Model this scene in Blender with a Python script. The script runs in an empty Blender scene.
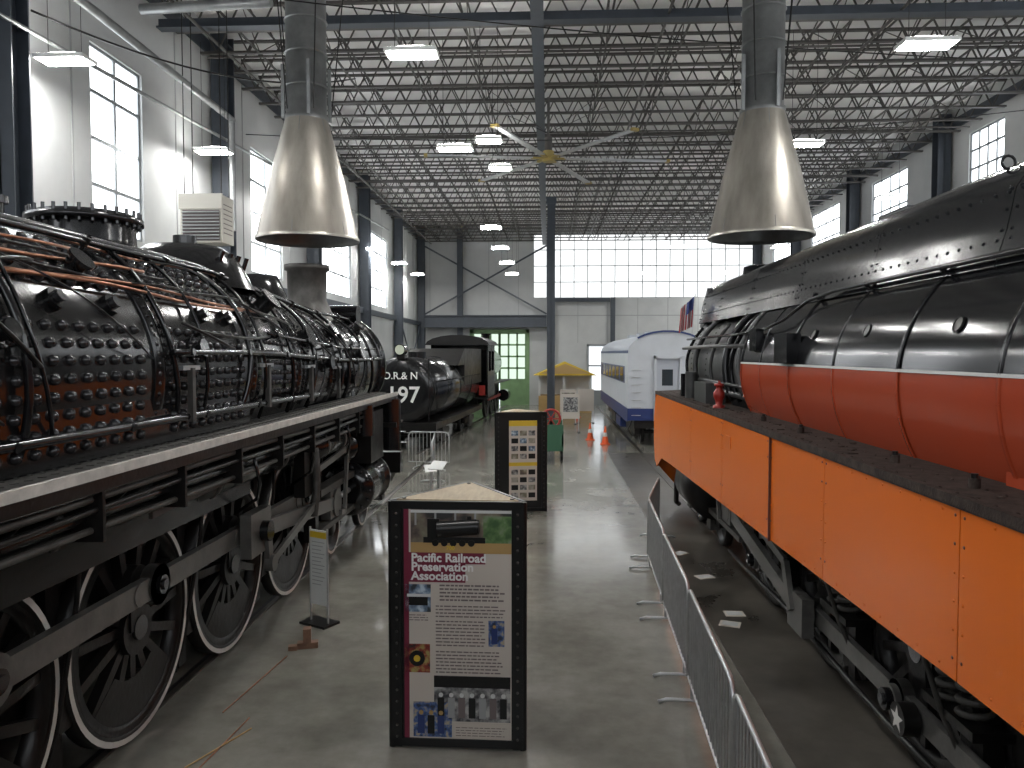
import bpy, math, random
from mathutils import Vector, Matrix
random.seed(7)
pi=math.pi
COL=bpy.context.scene.collection
# ------------------------------------------------------------------ materials
def mat(name,col,rough=0.5,metal=0.0,var=0.0,scale=3.0,bump=0.0,bscale=30.0,col2=None,rvar=0.0,stretch=None,spec=0.5,coat=0.0):
    m=bpy.data.materials.new(name); m.use_nodes=True
    nt=m.node_tree; p=nt.nodes['Principled BSDF']
    p.inputs['Base Color'].default_value=(*col,1); p.inputs['Roughness'].default_value=rough
    p.inputs['Metallic'].default_value=metal
    p.inputs['Specular IOR Level'].default_value=spec
    p.inputs['Coat Weight'].default_value=coat
    if var>0 or col2 or bump>0 or rvar>0:
        tc=nt.nodes.new('ShaderNodeTexCoord'); mp=nt.nodes.new('ShaderNodeMapping')
        nt.links.new(tc.outputs['Object'],mp.inputs['Vector'])
        if stretch: mp.inputs['Scale'].default_value=stretch
        n=nt.nodes.new('ShaderNodeTexNoise'); n.inputs['Scale'].default_value=scale; n.inputs['Detail'].default_value=6
        n.inputs['Roughness'].default_value=0.6
        nt.links.new(mp.outputs[0],n.inputs['Vector'])
        if var>0 or col2:
            r=nt.nodes.new('ShaderNodeValToRGB'); r.color_ramp.elements[0].position=0.35; r.color_ramp.elements[1].position=0.68
            c2=col2 if col2 else tuple(max(0,c*(1-var)) for c in col)
            r.color_ramp.elements[0].color=(*c2,1); r.color_ramp.elements[1].color=(*col,1)
            nt.links.new(n.outputs['Fac'],r.inputs[0]); nt.links.new(r.outputs[0],p.inputs['Base Color'])
        if rvar>0:
            mr=nt.nodes.new('ShaderNodeMapRange'); mr.inputs['From Min'].default_value=0.3; mr.inputs['From Max'].default_value=0.7
            mr.inputs['To Min'].default_value=max(0.02,rough-rvar); mr.inputs['To Max'].default_value=min(1,rough+rvar)
            nt.links.new(n.outputs['Fac'],mr.inputs[0]); nt.links.new(mr.outputs[0],p.inputs['Roughness'])
        if bump>0:
            n2=nt.nodes.new('ShaderNodeTexNoise'); n2.inputs['Scale'].default_value=bscale; n2.inputs['Detail'].default_value=3
            nt.links.new(mp.outputs[0],n2.inputs['Vector'])
            bp=nt.nodes.new('ShaderNodeBump'); bp.inputs['Strength'].default_value=bump; bp.inputs['Distance'].default_value=0.02
            nt.links.new(n2.outputs['Fac'],bp.inputs['Height']); nt.links.new(bp.outputs[0],p.inputs['Normal'])
    return m
def emis(name,col,s):
    m=bpy.data.materials.new(name); m.use_nodes=True; nt=m.node_tree
    for n in list(nt.nodes): nt.nodes.remove(n)
    e=nt.nodes.new('ShaderNodeEmission'); o=nt.nodes.new('ShaderNodeOutputMaterial')
    e.inputs[0].default_value=(*col,1); e.inputs[1].default_value=s
    nt.links.new(e.outputs[0],o.inputs[0]); return m
def photo(name,cols,scale):
    m=bpy.data.materials.new(name); m.use_nodes=True; nt=m.node_tree; p=nt.nodes['Principled BSDF']
    p.inputs['Roughness'].default_value=0.35
    tc=nt.nodes.new('ShaderNodeTexCoord'); n=nt.nodes.new('ShaderNodeTexNoise'); n.inputs['Scale'].default_value=scale; n.inputs['Detail'].default_value=8
    nt.links.new(tc.outputs['Object'],n.inputs['Vector'])
    r=nt.nodes.new('ShaderNodeValToRGB'); r.color_ramp.interpolation='LINEAR'
    k=len(cols)
    for i,c in enumerate(cols):
        pos=0.36+0.28*i/(k-1)
        if i<2: e=r.color_ramp.elements[i]; e.position=pos
        else: e=r.color_ramp.elements.new(pos)
        e.color=(*c,1)
    nt.links.new(n.outputs['Fac'],r.inputs[0]); nt.links.new(r.outputs[0],p.inputs['Base Color'])
    return m
BLK=mat('black_enamel',(0.009,0.009,0.010),0.17,0.0,0.3,1.5,0.05,8,rvar=0.04,spec=0.45)
BLKD=mat('oily_black',(0.011,0.010,0.0095),0.36,0.05,0.4,3,0.15,18,rvar=0.08,spec=0.3)
BOILER=mat('bare_boiler_black',(0.010,0.010,0.011),0.17,0.0,0.4,3,0.12,5,col2=(0.006,0.006,0.006),rvar=0.05,spec=0.45)
BOLTM=mat('bolt_steel_dark',(0.022,0.022,0.024),0.2,0.2,spec=0.6)
GRIME=mat('greasy_dust_steel',(0.075,0.071,0.065),0.5,0.15,0.5,5,0.15,30,spec=0.4)
ROD=mat('worn_rod_steel',(0.18,0.175,0.165),0.38,0.5,0.45,4,0.08,30,rvar=0.08)
STEEL=mat('galvanized_barrier_steel',(0.54,0.55,0.56),0.36,0.7,0.2,8)
COPPER=mat('copper_tubing',(0.40,0.17,0.09),0.35,0.8,0.4,6)
WHITE=mat('white_tire_paint',(0.66,0.64,0.60),0.5,0,0.15,6)
TRIMW=mat('dusty_white_edge',(0.56,0.54,0.50),0.6,0,0.3,8)
ORANGE=mat('daylight_orange_enamel',(0.72,0.150,0.010),0.25,0)
REDJ=mat('red_jacket_enamel',(0.38,0.055,0.020),0.2,0,0,1.2,0.03,1.6)
BLKJ=mat('black_jacket_enamel',(0.009,0.009,0.010),0.13,0,0,2,0.04,1.6,spec=0.25)
CASING=mat('skyline_casing_black',(0.010,0.0105,0.012),0.16,0,0,2,0.14,3.0,spec=0.28)
SMOKEB=mat('smokebox_graphite',(0.07,0.07,0.07),0.36,0.2,0.4,4,0.06,20)
LEDGE=mat('running_board_grime',(0.065,0.047,0.039),0.8,0,0.6,9,0.4,50,spec=0.2)
WSTRIPE=mat('white_stripe',(0.6,0.58,0.56),0.35)
CONE=mat('hood_galvanized',(0.42,0.39,0.345),0.36,0.7,0.0,1.3,0.05,6,col2=(0.29,0.27,0.235),rvar=0.06,stretch=(3,3,0.5))
DUCT=mat('duct_galvanized',(0.33,0.34,0.34),0.4,0.7,0.35,2.5)
STRUCT=mat('slate_structural_steel',(0.05,0.06,0.075),0.5,0.1,0.2,3)
JOIST=mat('joist_grey_primer',(0.085,0.08,0.075),0.6,0.1,0.2,3)
WALL=mat('wall_liner_white',(0.52,0.53,0.525),0.6,0,0.0,0.8,0.08,2,col2=(0.45,0.46,0.46))
SEAM=mat('wall_seam_grey',(0.32,0.33,0.33),0.6)
DECK=mat('roof_insulation_white',(0.86,0.855,0.84),0.7,0,0.06,0.6)
FRAME=mat('window_frame_aluminium',(0.28,0.30,0.31),0.4,0.3)
PANE=emis('daylight_window_pane',(0.92,0.96,1.0),2.6)
PANEB=emis('daylight_translucent_panel',(0.93,0.96,0.97),0.8)
LAMP=emis('led_lamp_panel',(0.99,0.98,0.95),80)
CEILFILL=emis('ceiling_fill_glow',(0.99,0.98,0.95),28)  # added glow on top of the lamps, brightens the ceiling
HOUSING=mat('lamp_housing_white',(0.7,0.7,0.68),0.5)
KB=mat('kiosk_black_steel',(0.009,0.009,0.009),0.35,0.0,spec=0.3)
WOOD=mat('pale_plywood',(0.36,0.27,0.155),0.55,0,0.3,4,stretch=(6,1,1))
PAPER=mat('poster_cream',(0.56,0.51,0.45),0.4)
MAROON=mat('poster_maroon',(0.17,0.014,0.04),0.4)
TEXTD=mat('poster_text_dark',(0.16,0.13,0.13),0.6)
TEXTW=mat('lettering_white',(0.75,0.75,0.73),0.5)
YEL=mat('yellow_paint',(0.62,0.43,0.03),0.45)
FANY=mat('fan_hub_ochre',(0.36,0.27,0.08),0.5)
PLAC=mat('placard_white',(0.62,0.63,0.62),0.45)
GREEN=mat('green_door_paint',(0.20,0.34,0.16),0.5,0,0.15,3)
GREEN2=mat('green_cart_paint',(0.03,0.10,0.055),0.5)
REDP=mat('red_paint',(0.30,0.02,0.013),0.4)
SKJ=mat('skirt_joint_dark',(0.10,0.02,0.005),0.6)  # dark red-brown of the skirt joint strip and some edge rivets
BLUE=mat('blue_car_paint',(0.014,0.035,0.15),0.35)
CARW=mat('white_car_paint',(0.56,0.59,0.63),0.35,0,0.08,2)
CARR=mat('car_roof_silver',(0.44,0.47,0.52),0.45,0.2)
DARKG=mat('dark_window_glass',(0.03,0.04,0.05),0.1,0,spec=0.8)
CONEO=mat('traffic_cone_orange',(0.75,0.11,0.02),0.5)
BRICK=mat('wood_block',(0.22,0.12,0.075),0.7,0,0.4,8)
HEATW=mat('heater_enamel',(0.52,0.50,0.44),0.45)
RAILM=mat('rail_steel',(0.16,0.14,0.12),0.35,0.7,0.4,5)
LENS=mat('headlight_lens',(0.75,0.8,0.65),0.1,0.4)
TAN=mat('tan_panel',(0.42,0.27,0.10),0.6)
def floor_mat(name,lo,hi,r0,r1,k=0.6,sp=0.5):
    m=bpy.data.materials.new(name); m.use_nodes=True; nt=m.node_tree; p=nt.nodes['Principled BSDF']
    p.inputs['Specular IOR Level'].default_value=sp
    tc=nt.nodes.new('ShaderNodeTexCoord')
    def noise(sc,det=8,rg=0.6):
        n=nt.nodes.new('ShaderNodeTexNoise'); n.inputs['Scale'].default_value=sc; n.inputs['Detail'].default_value=det; n.inputs['Roughness'].default_value=rg
        nt.links.new(tc.outputs['Object'],n.inputs['Vector']); return n
    a=noise(0.6,7,0.6); b=noise(4,9,0.65)
    r=nt.nodes.new('ShaderNodeValToRGB'); e=r.color_ramp.elements; e[0].position=0.30; e[0].color=(*lo,1); e[1].position=0.70; e[1].color=(*hi,1)
    nt.links.new(a.outputs['Fac'],r.inputs[0])
    r2=nt.nodes.new('ShaderNodeValToRGB'); e=r2.color_ramp.elements; e[0].position=0.28; e[0].color=(0.66,0.65,0.62,1); e[1].position=0.66; e[1].color=(1,1,1,1)
    nt.links.new(b.outputs['Fac'],r2.inputs[0])
    mx=nt.nodes.new('ShaderNodeMix'); mx.data_type='RGBA'; mx.blend_type='MULTIPLY'; mx.inputs[0].default_value=k
    nt.links.new(r.outputs[0],mx.inputs[6]); nt.links.new(r2.outputs[0],mx.inputs[7]); nt.links.new(mx.outputs[2],p.inputs['Base Color'])
    mr=nt.nodes.new('ShaderNodeMapRange'); mr.inputs['From Min'].default_value=0.3; mr.inputs['From Max'].default_value=0.7; mr.inputs['To Min'].default_value=r0; mr.inputs['To Max'].default_value=r1
    nt.links.new(a.outputs['Fac'],mr.inputs[0]); nt.links.new(mr.outputs[0],p.inputs['Roughness'])
    bp=nt.nodes.new('ShaderNodeBump'); bp.inputs['Strength'].default_value=0.02; nt.links.new(b.outputs['Fac'],bp.inputs['Height']); nt.links.new(bp.outputs[0],p.inputs['Normal'])
    return m
CONC=floor_mat('polished_concrete',(0.165,0.16,0.138),(0.30,0.292,0.258),0.07,0.19,0.7,0.75)
STAIN=floor_mat('oil_stained_concrete',(0.035,0.031,0.026),(0.155,0.14,0.12),0.25,0.45,1.0)
# ------------------------------------------------------------------ mesh builder
class B:
    def __init__(s,M=None): s.v=[];s.f=[];s.m=[];s.sm=[];s.mats=[];s.M=M or Matrix()
    def add(s,vs,fs,mt,smooth=False):
        if mt not in s.mats: s.mats.append(mt)
        k=s.mats.index(mt); o=len(s.v)
        for p in vs: s.v.append(tuple(s.M@Vector(p)))
        for f in fs: s.f.append(tuple(i+o for i in f)); s.m.append(k); s.sm.append(smooth)
    def box(s,c,d,mt,R=None):
        vs=[]
        for x in(-.5,.5):
            for y in(-.5,.5):
                for z in(-.5,.5):
                    q=Vector((x*d[0],y*d[1],z*d[2]))
                    if R: q=R@q
                    vs.append(q+Vector(c))
        s.add(vs,[(0,1,3,2),(4,6,7,5),(0,4,5,1),(2,3,7,6),(0,2,6,4),(1,5,7,3)],mt)
    def bx(s,x0,x1,y0,y1,z0,z1,mt): s.box(((x0+x1)/2,(y0+y1)/2,(z0+z1)/2),(abs(x1-x0),abs(y1-y0),abs(z1-z0)),mt)
    def bar(s,a,b,w,h,mt):
        a=Vector(a);b=Vector(b);d=b-a
        if d.length<1e-6:return
        q=d.to_track_quat('Y','Z').to_matrix()
        s.box((a+b)/2,(w,d.length,h),mt,q)
    def cyl(s,a,b,r0,r1=None,n=14,mt=None,caps=True,smooth=True):
        a=Vector(a);b=Vector(b); r1=r0 if r1 is None else r1
        q=(b-a).to_track_quat('Z','Y').to_matrix(); vs=[]
        for p,r in((a,r0),(b,r1)):
            for i in range(n):
                t=2*pi*i/n; vs.append(p+q@Vector((r*math.cos(t),r*math.sin(t),0)))
        s.add(vs,[(i,(i+1)%n,n+(i+1)%n,n+i) for i in range(n)],mt,smooth)
        if caps:
            s.add(vs[:n],[tuple(reversed(range(n)))],mt); s.add(vs[n:],[tuple(range(n))],mt)
    def tube(s,pts,r,mt,n=6):
        P=[Vector(p) for p in pts]; vs=[];up=None
        for i,p in enumerate(P):
            t=(P[min(i+1,len(P)-1)]-P[max(i-1,0)])
            if t.length<1e-7:t=Vector((0,1,0))
            t.normalize()
            if up is None:
                up=Vector((0,0,1)) if abs(t.z)<.9 else Vector((1,0,0))
            u=(up-t*up.dot(t))
            if u.length<1e-4: u=t.orthogonal()
            u.normalize(); up=u; w=t.cross(u)
            for k in range(n):
                a=2*pi*k/n; vs.append(p+u*(r*math.cos(a))+w*(r*math.sin(a)))
        fs=[]
        for i in range(len(P)-1):
            for k in range(n): fs.append((i*n+k,i*n+(k+1)%n,(i+1)*n+(k+1)%n,(i+1)*n+k))
        fs.append(tuple(reversed(range(n)))); fs.append(tuple(range((len(P)-1)*n,len(P)*n)))
        s.add(vs,fs,mt,True)
    def lathe(s,prof,o,ax,mt,n=32,a0=0,a1=2*pi,smooth=True):
        o=Vector(o); full=abs(a1-a0-2*pi)<1e-6; m=n if full else n+1; vs=[]
        for t,r in prof:
            for i in range(m):
                a=a0+(a1-a0)*i/n; c,d=r*math.cos(a),r*math.sin(a)
                vs.append(o+(Vector((t,c,d)) if ax=='X' else Vector((c,t,d)) if ax=='Y' else Vector((c,d,t))))
        fs=[]
        for j in range(len(prof)-1):
            for i in range(n):
                k=(i+1)%m; fs.append((j*m+i,j*m+k,(j+1)*m+k,(j+1)*m+i))
        s.add(vs,fs,mt,smooth)
    def prism(s,pts,off,mt):
        P=[Vector(p) for p in pts]; o=Vector(off); n=len(P)
        s.add(P+[p+o for p in P],[tuple(range(n)),tuple(reversed(range(n,2*n)))]+[(i,i+n,(i+1)%n+n,(i+1)%n) for i in range(n)],mt)
    def rivet(s,p,nrm,r,h,mt,n=6):
        p=Vector(p);nrm=Vector(nrm).normalized(); q=nrm.to_track_quat('Z','Y').to_matrix(); vs=[]
        for rr,hh in((r,0),(r*.9,h*.6)):
            for i in range(n):
                t=2*pi*i/n; vs.append(p+q@Vector((rr*math.cos(t),rr*math.sin(t),hh)))
        vs.append(p+nrm*h)
        s.add(vs,[(i,(i+1)%n,n+(i+1)%n,n+i) for i in range(n)]+[(n+i,n+(i+1)%n,2*n) for i in range(n)],mt,True)
    def torus(s,c,ax,R,r,mt,n=32,k=8):
        s.lathe([(r*math.sin(2*pi*j/k),R+r*math.cos(2*pi*j/k)) for j in range(k+1)],c,ax,mt,n)
    def text(s,body,size,M,mt,align='LEFT',bold=0.0,ext=0.002,space=1.0,sx=1.0):
        cu=bpy.data.curves.new('t','FONT'); cu.body=body; cu.size=size; cu.extrude=ext; cu.offset=bold; cu.align_x=align; cu.space_character=space
        cu.resolution_u=3
        ob=bpy.data.objects.new('t',cu); COL.objects.link(ob); bpy.context.view_layer.update()
        dg=bpy.context.evaluated_depsgraph_get(); me=bpy.data.meshes.new_from_object(ob.evaluated_get(dg))
        S=Matrix.Diagonal((sx,1,1,1))
        s.add([M@S@v.co for v in me.vertices],[tuple(p.vertices) for p in me.polygons],mt)
        bpy.data.objects.remove(ob); bpy.data.curves.remove(cu); bpy.data.meshes.remove(me)
    def obj(s,name,parent=None):
        me=bpy.data.meshes.new(name); me.from_pydata(s.v,[],s.f); 
        for m in s.mats: me.materials.append(m)
        me.polygons.foreach_set('material_index',s.m); me.polygons.foreach_set('use_smooth',s.sm); me.update()
        ob=bpy.data.objects.new(name,me); COL.objects.link(ob)
        if parent: ob.parent=parent
        return ob
def T(x,y,z): return Matrix.Translation((x,y,z))
RX90=Matrix.Rotation(pi/2,4,'X')
def rotz(d): return Matrix.Rotation(math.radians(d),4,'Z')
# ------------------------------------------------------------------ room
XL,XR,YB,YF,ZC=-8.8,14.0,-9.0,52.0,11.95
b=B(); b.bx(XL-.3,XR+.3,YB-.3,YF+.3,-.2,0,CONC); b.obj('floor')
b=B(); b.bx(XL-.3,XR+.3,YB-.3,YF+.3,ZC,ZC+.2,DECK)
b.obj('ceiling')
nwin=[0]
def window(o,u0,u1,z0,z1,axis,pos,nu,nz,pm=None,fw=1.0):
    pm=pm or PANE
    nwin[0]+=1; b=B()
    def bb(u_0,u_1,z_0,z_1,w0,w1,m):
        if axis=='X': b.bx(pos+w0,pos+w1,u_0,u_1,z_0,z_1,m)
        else: b.bx(u_0,u_1,pos+w0,pos+w1,z_0,z_1,m)
    bb(u0,u1,z0,z1,-.02,.02,pm)
    for i in range(nu+1):
        u=u0+(u1-u0)*i/nu; w=(.06 if i in(0,nu) else .035)*fw; bb(max(u0,u-w),min(u1,u+w),z0,z1,-.06,.06,FRAME)
    for i in range(nz+1):
        z=z0+(z1-z0)*i/nz; w=(.06 if i in(0,nz) else .035)*fw; bb(u0,u1,max(z0,z-w),min(z1,z+w),-.065,.065,FRAME)
    b.obj('window_%d'%nwin[0])
def wall(axis,pos,thick,u0,u1,holes,z1=ZC):
    b=B(); us=sorted(set([u0,u1]+[h[0] for h in holes]+[h[1] for h in holes])); zs=sorted(set([0,z1]+[h[2] for h in holes]+[h[3] for h in holes]))
    for i in range(len(us)-1):
        for j in range(len(zs)-1):
            um,zm=(us[i]+us[i+1])/2,(zs[j]+zs[j+1])/2
            if any(h[0]<um<h[1] and h[2]<zm<h[3] for h in holes): continue
            if axis=='X': b.bx(pos,pos+thick,us[i],us[i+1],zs[j],zs[j+1],WALL)
            else: b.bx(us[i],us[i+1],pos,pos+thick,zs[j],zs[j+1],WALL)
    return b
cols=[-3.4,4.4,11.9,20.0,27.8,35.6,43.6,51.7]
lh=[(-8,-5,5.9,9.5),(-1,2,5.9,9.5),(6.8,9.4,5.9,9.5),(14.6,16.5,5.9,9.5),(22.6,25.3,5.9,9.6),(29.2,34.2,5.9,9.6),(37.2,42,5.9,9.6)]
b=wall('X',XL,-.25,YB,YF,lh)
for y in range(-8,52,2): 
    if not any(h[0]<=y<=h[1] for h in lh): b.bx(XL,XL+.015,y-.02,y+.02,0,ZC,SEAM)
b.bx(XL,XL+.02,YB,YF,5.6,5.66,SEAM)
b.obj('wall_left')
for h in lh: window(0,h[0],h[1],h[2],h[3],'X',XL-.12,2 if h[1]-h[0]<3 else 4,4)
rh=[(-8,-4.5,7.5,10.8),(-2.4,3.4,7.5,10.8),(5.4,11.2,7.5,10.8),(13.5,17,8.4,10.8),(21,23.0,8.8,10.8),(24.6,26.6,9.0,10.8),(31,34.3,8.8,10.8),(38,42.0,8.6,10.8),(45,49,8.2,10.8)]
b=wall('X',XR,.25,YB,YF,rh)
for y in range(-8,52,2): b.bx(XR-.015,XR,y-.02,y+.02,0,7.4,SEAM)
b.obj('wall_right')
for h in rh: window(0,h[0],h[1],h[2],h[3],'X',XR+.12,4,3)
fh=[(-1.0,13.6,7.2,11.5),(-5.3,-1.25,0,5.1),(2.6,3.9,0,4.1)]
b=wall('Y',YF,.25,XL,XR,fh)
for x in range(-8,14,2):
    if x<-1: b.bx(x-.02,x+.02,YF-.015,YF,5.2,ZC,SEAM)
    else: b.bx(x-.02,x+.02,YF-.015,YF,4.2,7.2,SEAM)
b.bx(XL,XR,YF-.02,YF,6.0,6.06,SEAM)
b.obj('wall_front')
window(0,-1.0,13.6,7.2,11.5,'Y',YF+.1,16,4,PANEB,.8)
bh=[(-8,-2,6,11),(-1,6,6,11),(7,13,6,11)]
b=wall('Y',YB,-.25,XL,XR,bh); b.obj('wall_back')
for h in bh: window(0,*h,'Y',YB-.12,6,4)  # unseen rear windows, glowing panes added to fill the hall with light
b=B()
b.bx(-5.3,-5.05,YF-.1,YF+.1,0,5.1,GREEN);b.bx(-1.5,-1.25,YF-.1,YF+.1,0,5.1,GREEN);b.bx(-5.3,-1.25,YF-.1,YF+.1,4.85,5.1,GREEN)
for x0,x1 in((-5.05,-3.3),(-3.25,-1.5)):
    b.bx(x0,x1,YF-.02,YF+.06,0,1.7,GREEN); b.bx(x0+.2,x1-.2,YF-.05,YF,.3,1.4,GREEN)
    for k in range(4): x=x0+(x1-x0)*k/3; b.bx(x-.06,x+.06,YF-.05,YF+.06,1.7,4.85,GREEN)
    for k in range(5): z=1.7+3.15*k/4; b.bx(x0,x1,YF-.05,YF+.06,z-.06,z+.06,GREEN)
b.bx(-5.1,-1.4,YF+.08,YF+.1,1.7,4.9,emis('door_daylight',(0.72,0.88,0.74),.62))
b.obj('door_1')
b=B(); b.bx(2.6,2.75,YF-.06,YF+.1,0,4.1,FRAME);b.bx(3.75,3.9,YF-.06,YF+.1,0,4.1,FRAME);b.bx(2.6,3.9,YF-.06,YF+.1,3.95,4.1,FRAME)
b.bx(2.75,3.75,YF+.02,YF+.08,0,1.0,FRAME);b.bx(2.75,3.75,YF+.05,YF+.08,1.0,3.95,emis('door_daylight_2',(0.9,0.95,1),.75)); b.bx(2.75,3.75,YF,YF+.06,2.6,2.7,FRAME); b.obj('door_2')
def hcol(b,x,y,w=.36,z=ZC-.2,m=STRUCT):
    b.bx(x-w/2,x+w/2,y-w/2,y-w/2+.03,0,z,m);b.bx(x-w/2,x+w/2,y+w/2-.03,y+w/2,0,z,m);b.bx(x-.015,x+.015,y-w/2,y+w/2,0,z,m)
    b.bx(x-w/2-.06,x+w/2+.06,y-w/2-.06,y+w/2+.06,0,.04,m)
    b.bx(x-w/2,x+w/2,y-w/2,y+w/2,z-.3,z-.26,m)
for i,y in enumerate(cols):
    b=B(); hcol(b,XL+.3,min(y,51.5),.44); b.obj('steel_column')
    b=B(); hcol(b,XR-.3,min(y,51.5),.44); b.obj('steel_column')
b=B(); hcol(b,.14,36,.36,10.7); b.bx(-.1,.38,35.8,36.2,10.4,10.7,STRUCT); b.obj('steel_column')
b=B(); hcol(b,-5.9,51.5,.36); b.obj('steel_column')
b=B(); hcol(b,.1,51.5,.36); b.obj('steel_column')
b=B(); hcol(b,4.3,51.5,.3,7.2); b.obj('steel_column')
b=B(); hcol(b,.14,-4,.36,10.7); b.obj('steel_column')
b=B(); b.bx(XL+.6,-.1,51.0,51.1,5.2,6.0,STRUCT); b.bx(XL+.6,-.1,50.85,51.25,5.2,5.26,STRUCT); b.bx(XL+.6,-.1,50.85,51.25,5.95,6.02,STRUCT)
b.bx(.3,4.1,51.3,51.36,6.9,7.15,STRUCT); b.obj('lintel_beam')
b=B(); b.bar((-8.2,51.15,6.1),(-.1,51.15,10.6),.07,.11,STRUCT); b.bar((-8.2,51.2,10.6),(-.1,51.2,6.1),.07,.11,STRUCT); b.obj('cross_bracing')
b=B()
for y0,y1 in zip(cols[3:],cols[4:]):
    b.bx(XL+.1,XL+.3,y0+.3,y1-.4,5.35,5.6,STRUCT)
b.bar((XL+.3,43.95,.2),(XL+.3,51.0,5.4),.06,.1,STRUCT); b.bar((XL+.34,43.95,5.4),(XL+.34,51.0,.2),.06,.1,STRUCT)
b.obj('wall_girt')
b=B(); b.bx(XL+.02,XL+.07,YB+.1,YF-.1,11.2,11.55,STRUCT); b.bx(XR-.07,XR-.02,YB+.1,YF-.1,11.2,11.55,STRUCT); b.obj('eave_beam')
def joist(b,y,x0,x1,zb,zt,p,w,m):
    b.bx(x0,x1,y-w,y+w,zb-.025,zb+.03,m); b.bx(x0,x1,y-w,y+w,zt-.03,zt+.02,m)
    n=int((x1-x0)/p); p=(x1-x0)/n
    for i in range(n):
        a=x0+p*i
        b.bar((a,y,zt),(a+p/2,y,zb),.034,.034,m); b.bar((a+p/2,y,zb),(a+p,y,zt),.034,.034,m)
b=B(); y=YB+.9
JS=1.3
while y<YF-.2:
    joist(b,y,XL+.1,XR-.1,11.0,11.8,.8,.06,JOIST); y+=JS
for x in (-7.2,-5.4,-3.6,-1.9,1.4,3.2,5,6.8,8.6,10.4,12.2):
    b.bx(x-.022,x+.022,YB+.2,YF-.2,10.96,11.0,JOIST); b.bx(x-.02,x+.02,YB+.2,YF-.2,11.72,11.76,JOIST)
    y=YB+.9
    i=0
    while y<YF-1.6:
        b.bar((x,y,11.0 if i%2 else 11.75),(x,y+JS,11.75 if i%2 else 11.0),.02,.02,JOIST); y+=JS;i+=1
x=-.25
b.bx(x-.14,x+.14,YB+.2,YF-.2,10.72,10.80,STRUCT); b.bx(x-.02,x+.02,YB+.2,YF-.2,10.8,10.95,STRUCT)
for yy in(1.6,17.1):
    b.bx(XL+.1,XR-.1,yy-.13,yy+.13,10.72,10.76,STRUCT); b.bx(XL+.1,XR-.1,yy-.02,yy+.02,10.76,10.95,STRUCT)
for xx,z in((-7.6,10.6),(2.6,10.85),(7.5,10.8),(11.2,10.7)):
    b.cyl((xx,YB+.2,z),(xx,50,z),.035,n=8,mt=JOIST)
for y in (14.2,19.1,26,33,41): b.cyl((XL+.3,y,10.86),(XR-.3,y,10.86),.03,n=6,mt=JOIST)
b.obj('roof_trusses')
b=B()
b.cyl((-6.9,2,8.9),(-8.0,19.4,9.4),.08,n=10,mt=DUCT); b.cyl((-8.0,19.3,9.4),(-8.0,19.3,6.6),.08,n=10,mt=DUCT)
b.cyl((-8.3,2,8.2),(-8.3,40,9.9),.04,n=8,mt=DUCT)
b.cyl((-8.3,15.6,10.5),(-5.6,15.6,10.6),.11,n=14,mt=DUCT)
b.obj('wall_duct_pipe')
def cat(b,p,q,sag,r,m,n=14):
    p=Vector(p);q=Vector(q); b.tube([p.lerp(q,i/n)-Vector((0,0,sag*4*(i/n)*(1-i/n))) for i in range(n+1)],r,m,5)
b=B(); cat(b,(-8.3,13,10.0),(13.5,18,9.9),.3,.014,BLKD); cat(b,(-8.3,21,9.5),(13.5,22,10.2),.45,.014,BLKD)
cat(b,(-8.3,12.2,9.0),(-5.0,20,10.6),.5,.02,BLKD); b.obj('hanging_cable')
def lamp(x,y,z,w=.84,l=.42):
    b=B(); b.bx(x-w/2,x+w/2,y-l/2,y+l/2,z,z+.06,HOUSING); b.bx(x-w/2+.04,x+w/2-.04,y-l/2+.04,y+l/2-.04,z-.012,z,LAMP)
    b.bx(x-w/4,x+w/4,y-.06,y+.06,z+.06,z+.13,HOUSING)
    for s in(-1,1): b.bx(x-w/2+.03,x+w/2-.03,y+s*.14-.05,y+s*.14+.05,z+.06,z+.068,CEILFILL)  # added fill strips facing the roof deck
    for s in(-1,1): b.cyl((x+s*w/3,y,z+.06),(x+s*w/3,y,10.9),.006,n=4,mt=BLKD)
    b.obj('pendant_lamp')
for i in range(-1,7):
    y=12.5+5.75*i
    lamp(-8.0 if i!=0 else -7.95,y,8.3,.84)
    if i!=2: lamp(-2.2,y,8.3)
    if i<3 or i%2==0: lamp(5.9,y,8.3)
lamp(-1.35,17.6,8.3,.6); lamp(-1.25,20.2,8.3,.6)
for i in range(0,7,2): lamp(11.2,14+6*i,8.6)
# ceiling fan
b=B(); c=Vector((0.0,22,9.0))
b.cyl(c+Vector((0,0,.1)),(0,22,10.7),.04,n=8,mt=JOIST); b.cyl(c+Vector((0,0,-.1)),c+Vector((0,0,.2)),.16,n=16,mt=FANY); b.cyl(c+Vector((0,0,.2)),c+Vector((0,0,.6)),.11,n=12,mt=JOIST)
for k in range(6):
    a=math.radians(8+60*k); d=Vector((math.cos(a),math.sin(a),0)); 
    b.bar(c+d*.1,c+d*.5,.13,.04,FANY); b.bar(c+d*.45,c+d*3.45,.17,.035,STEEL)
    b.bar(c+d*3.4,c+d*3.5,.2,.07,FANY)
for k in range(4):
    a=math.radians(45+90*k); b.tube([c+Vector((0,0,.7)),c+Vector((2.4*math.cos(a),1.2*math.sin(a),1.7))],.008,BLKD,4)
b.obj('ceiling_fan')
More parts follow.
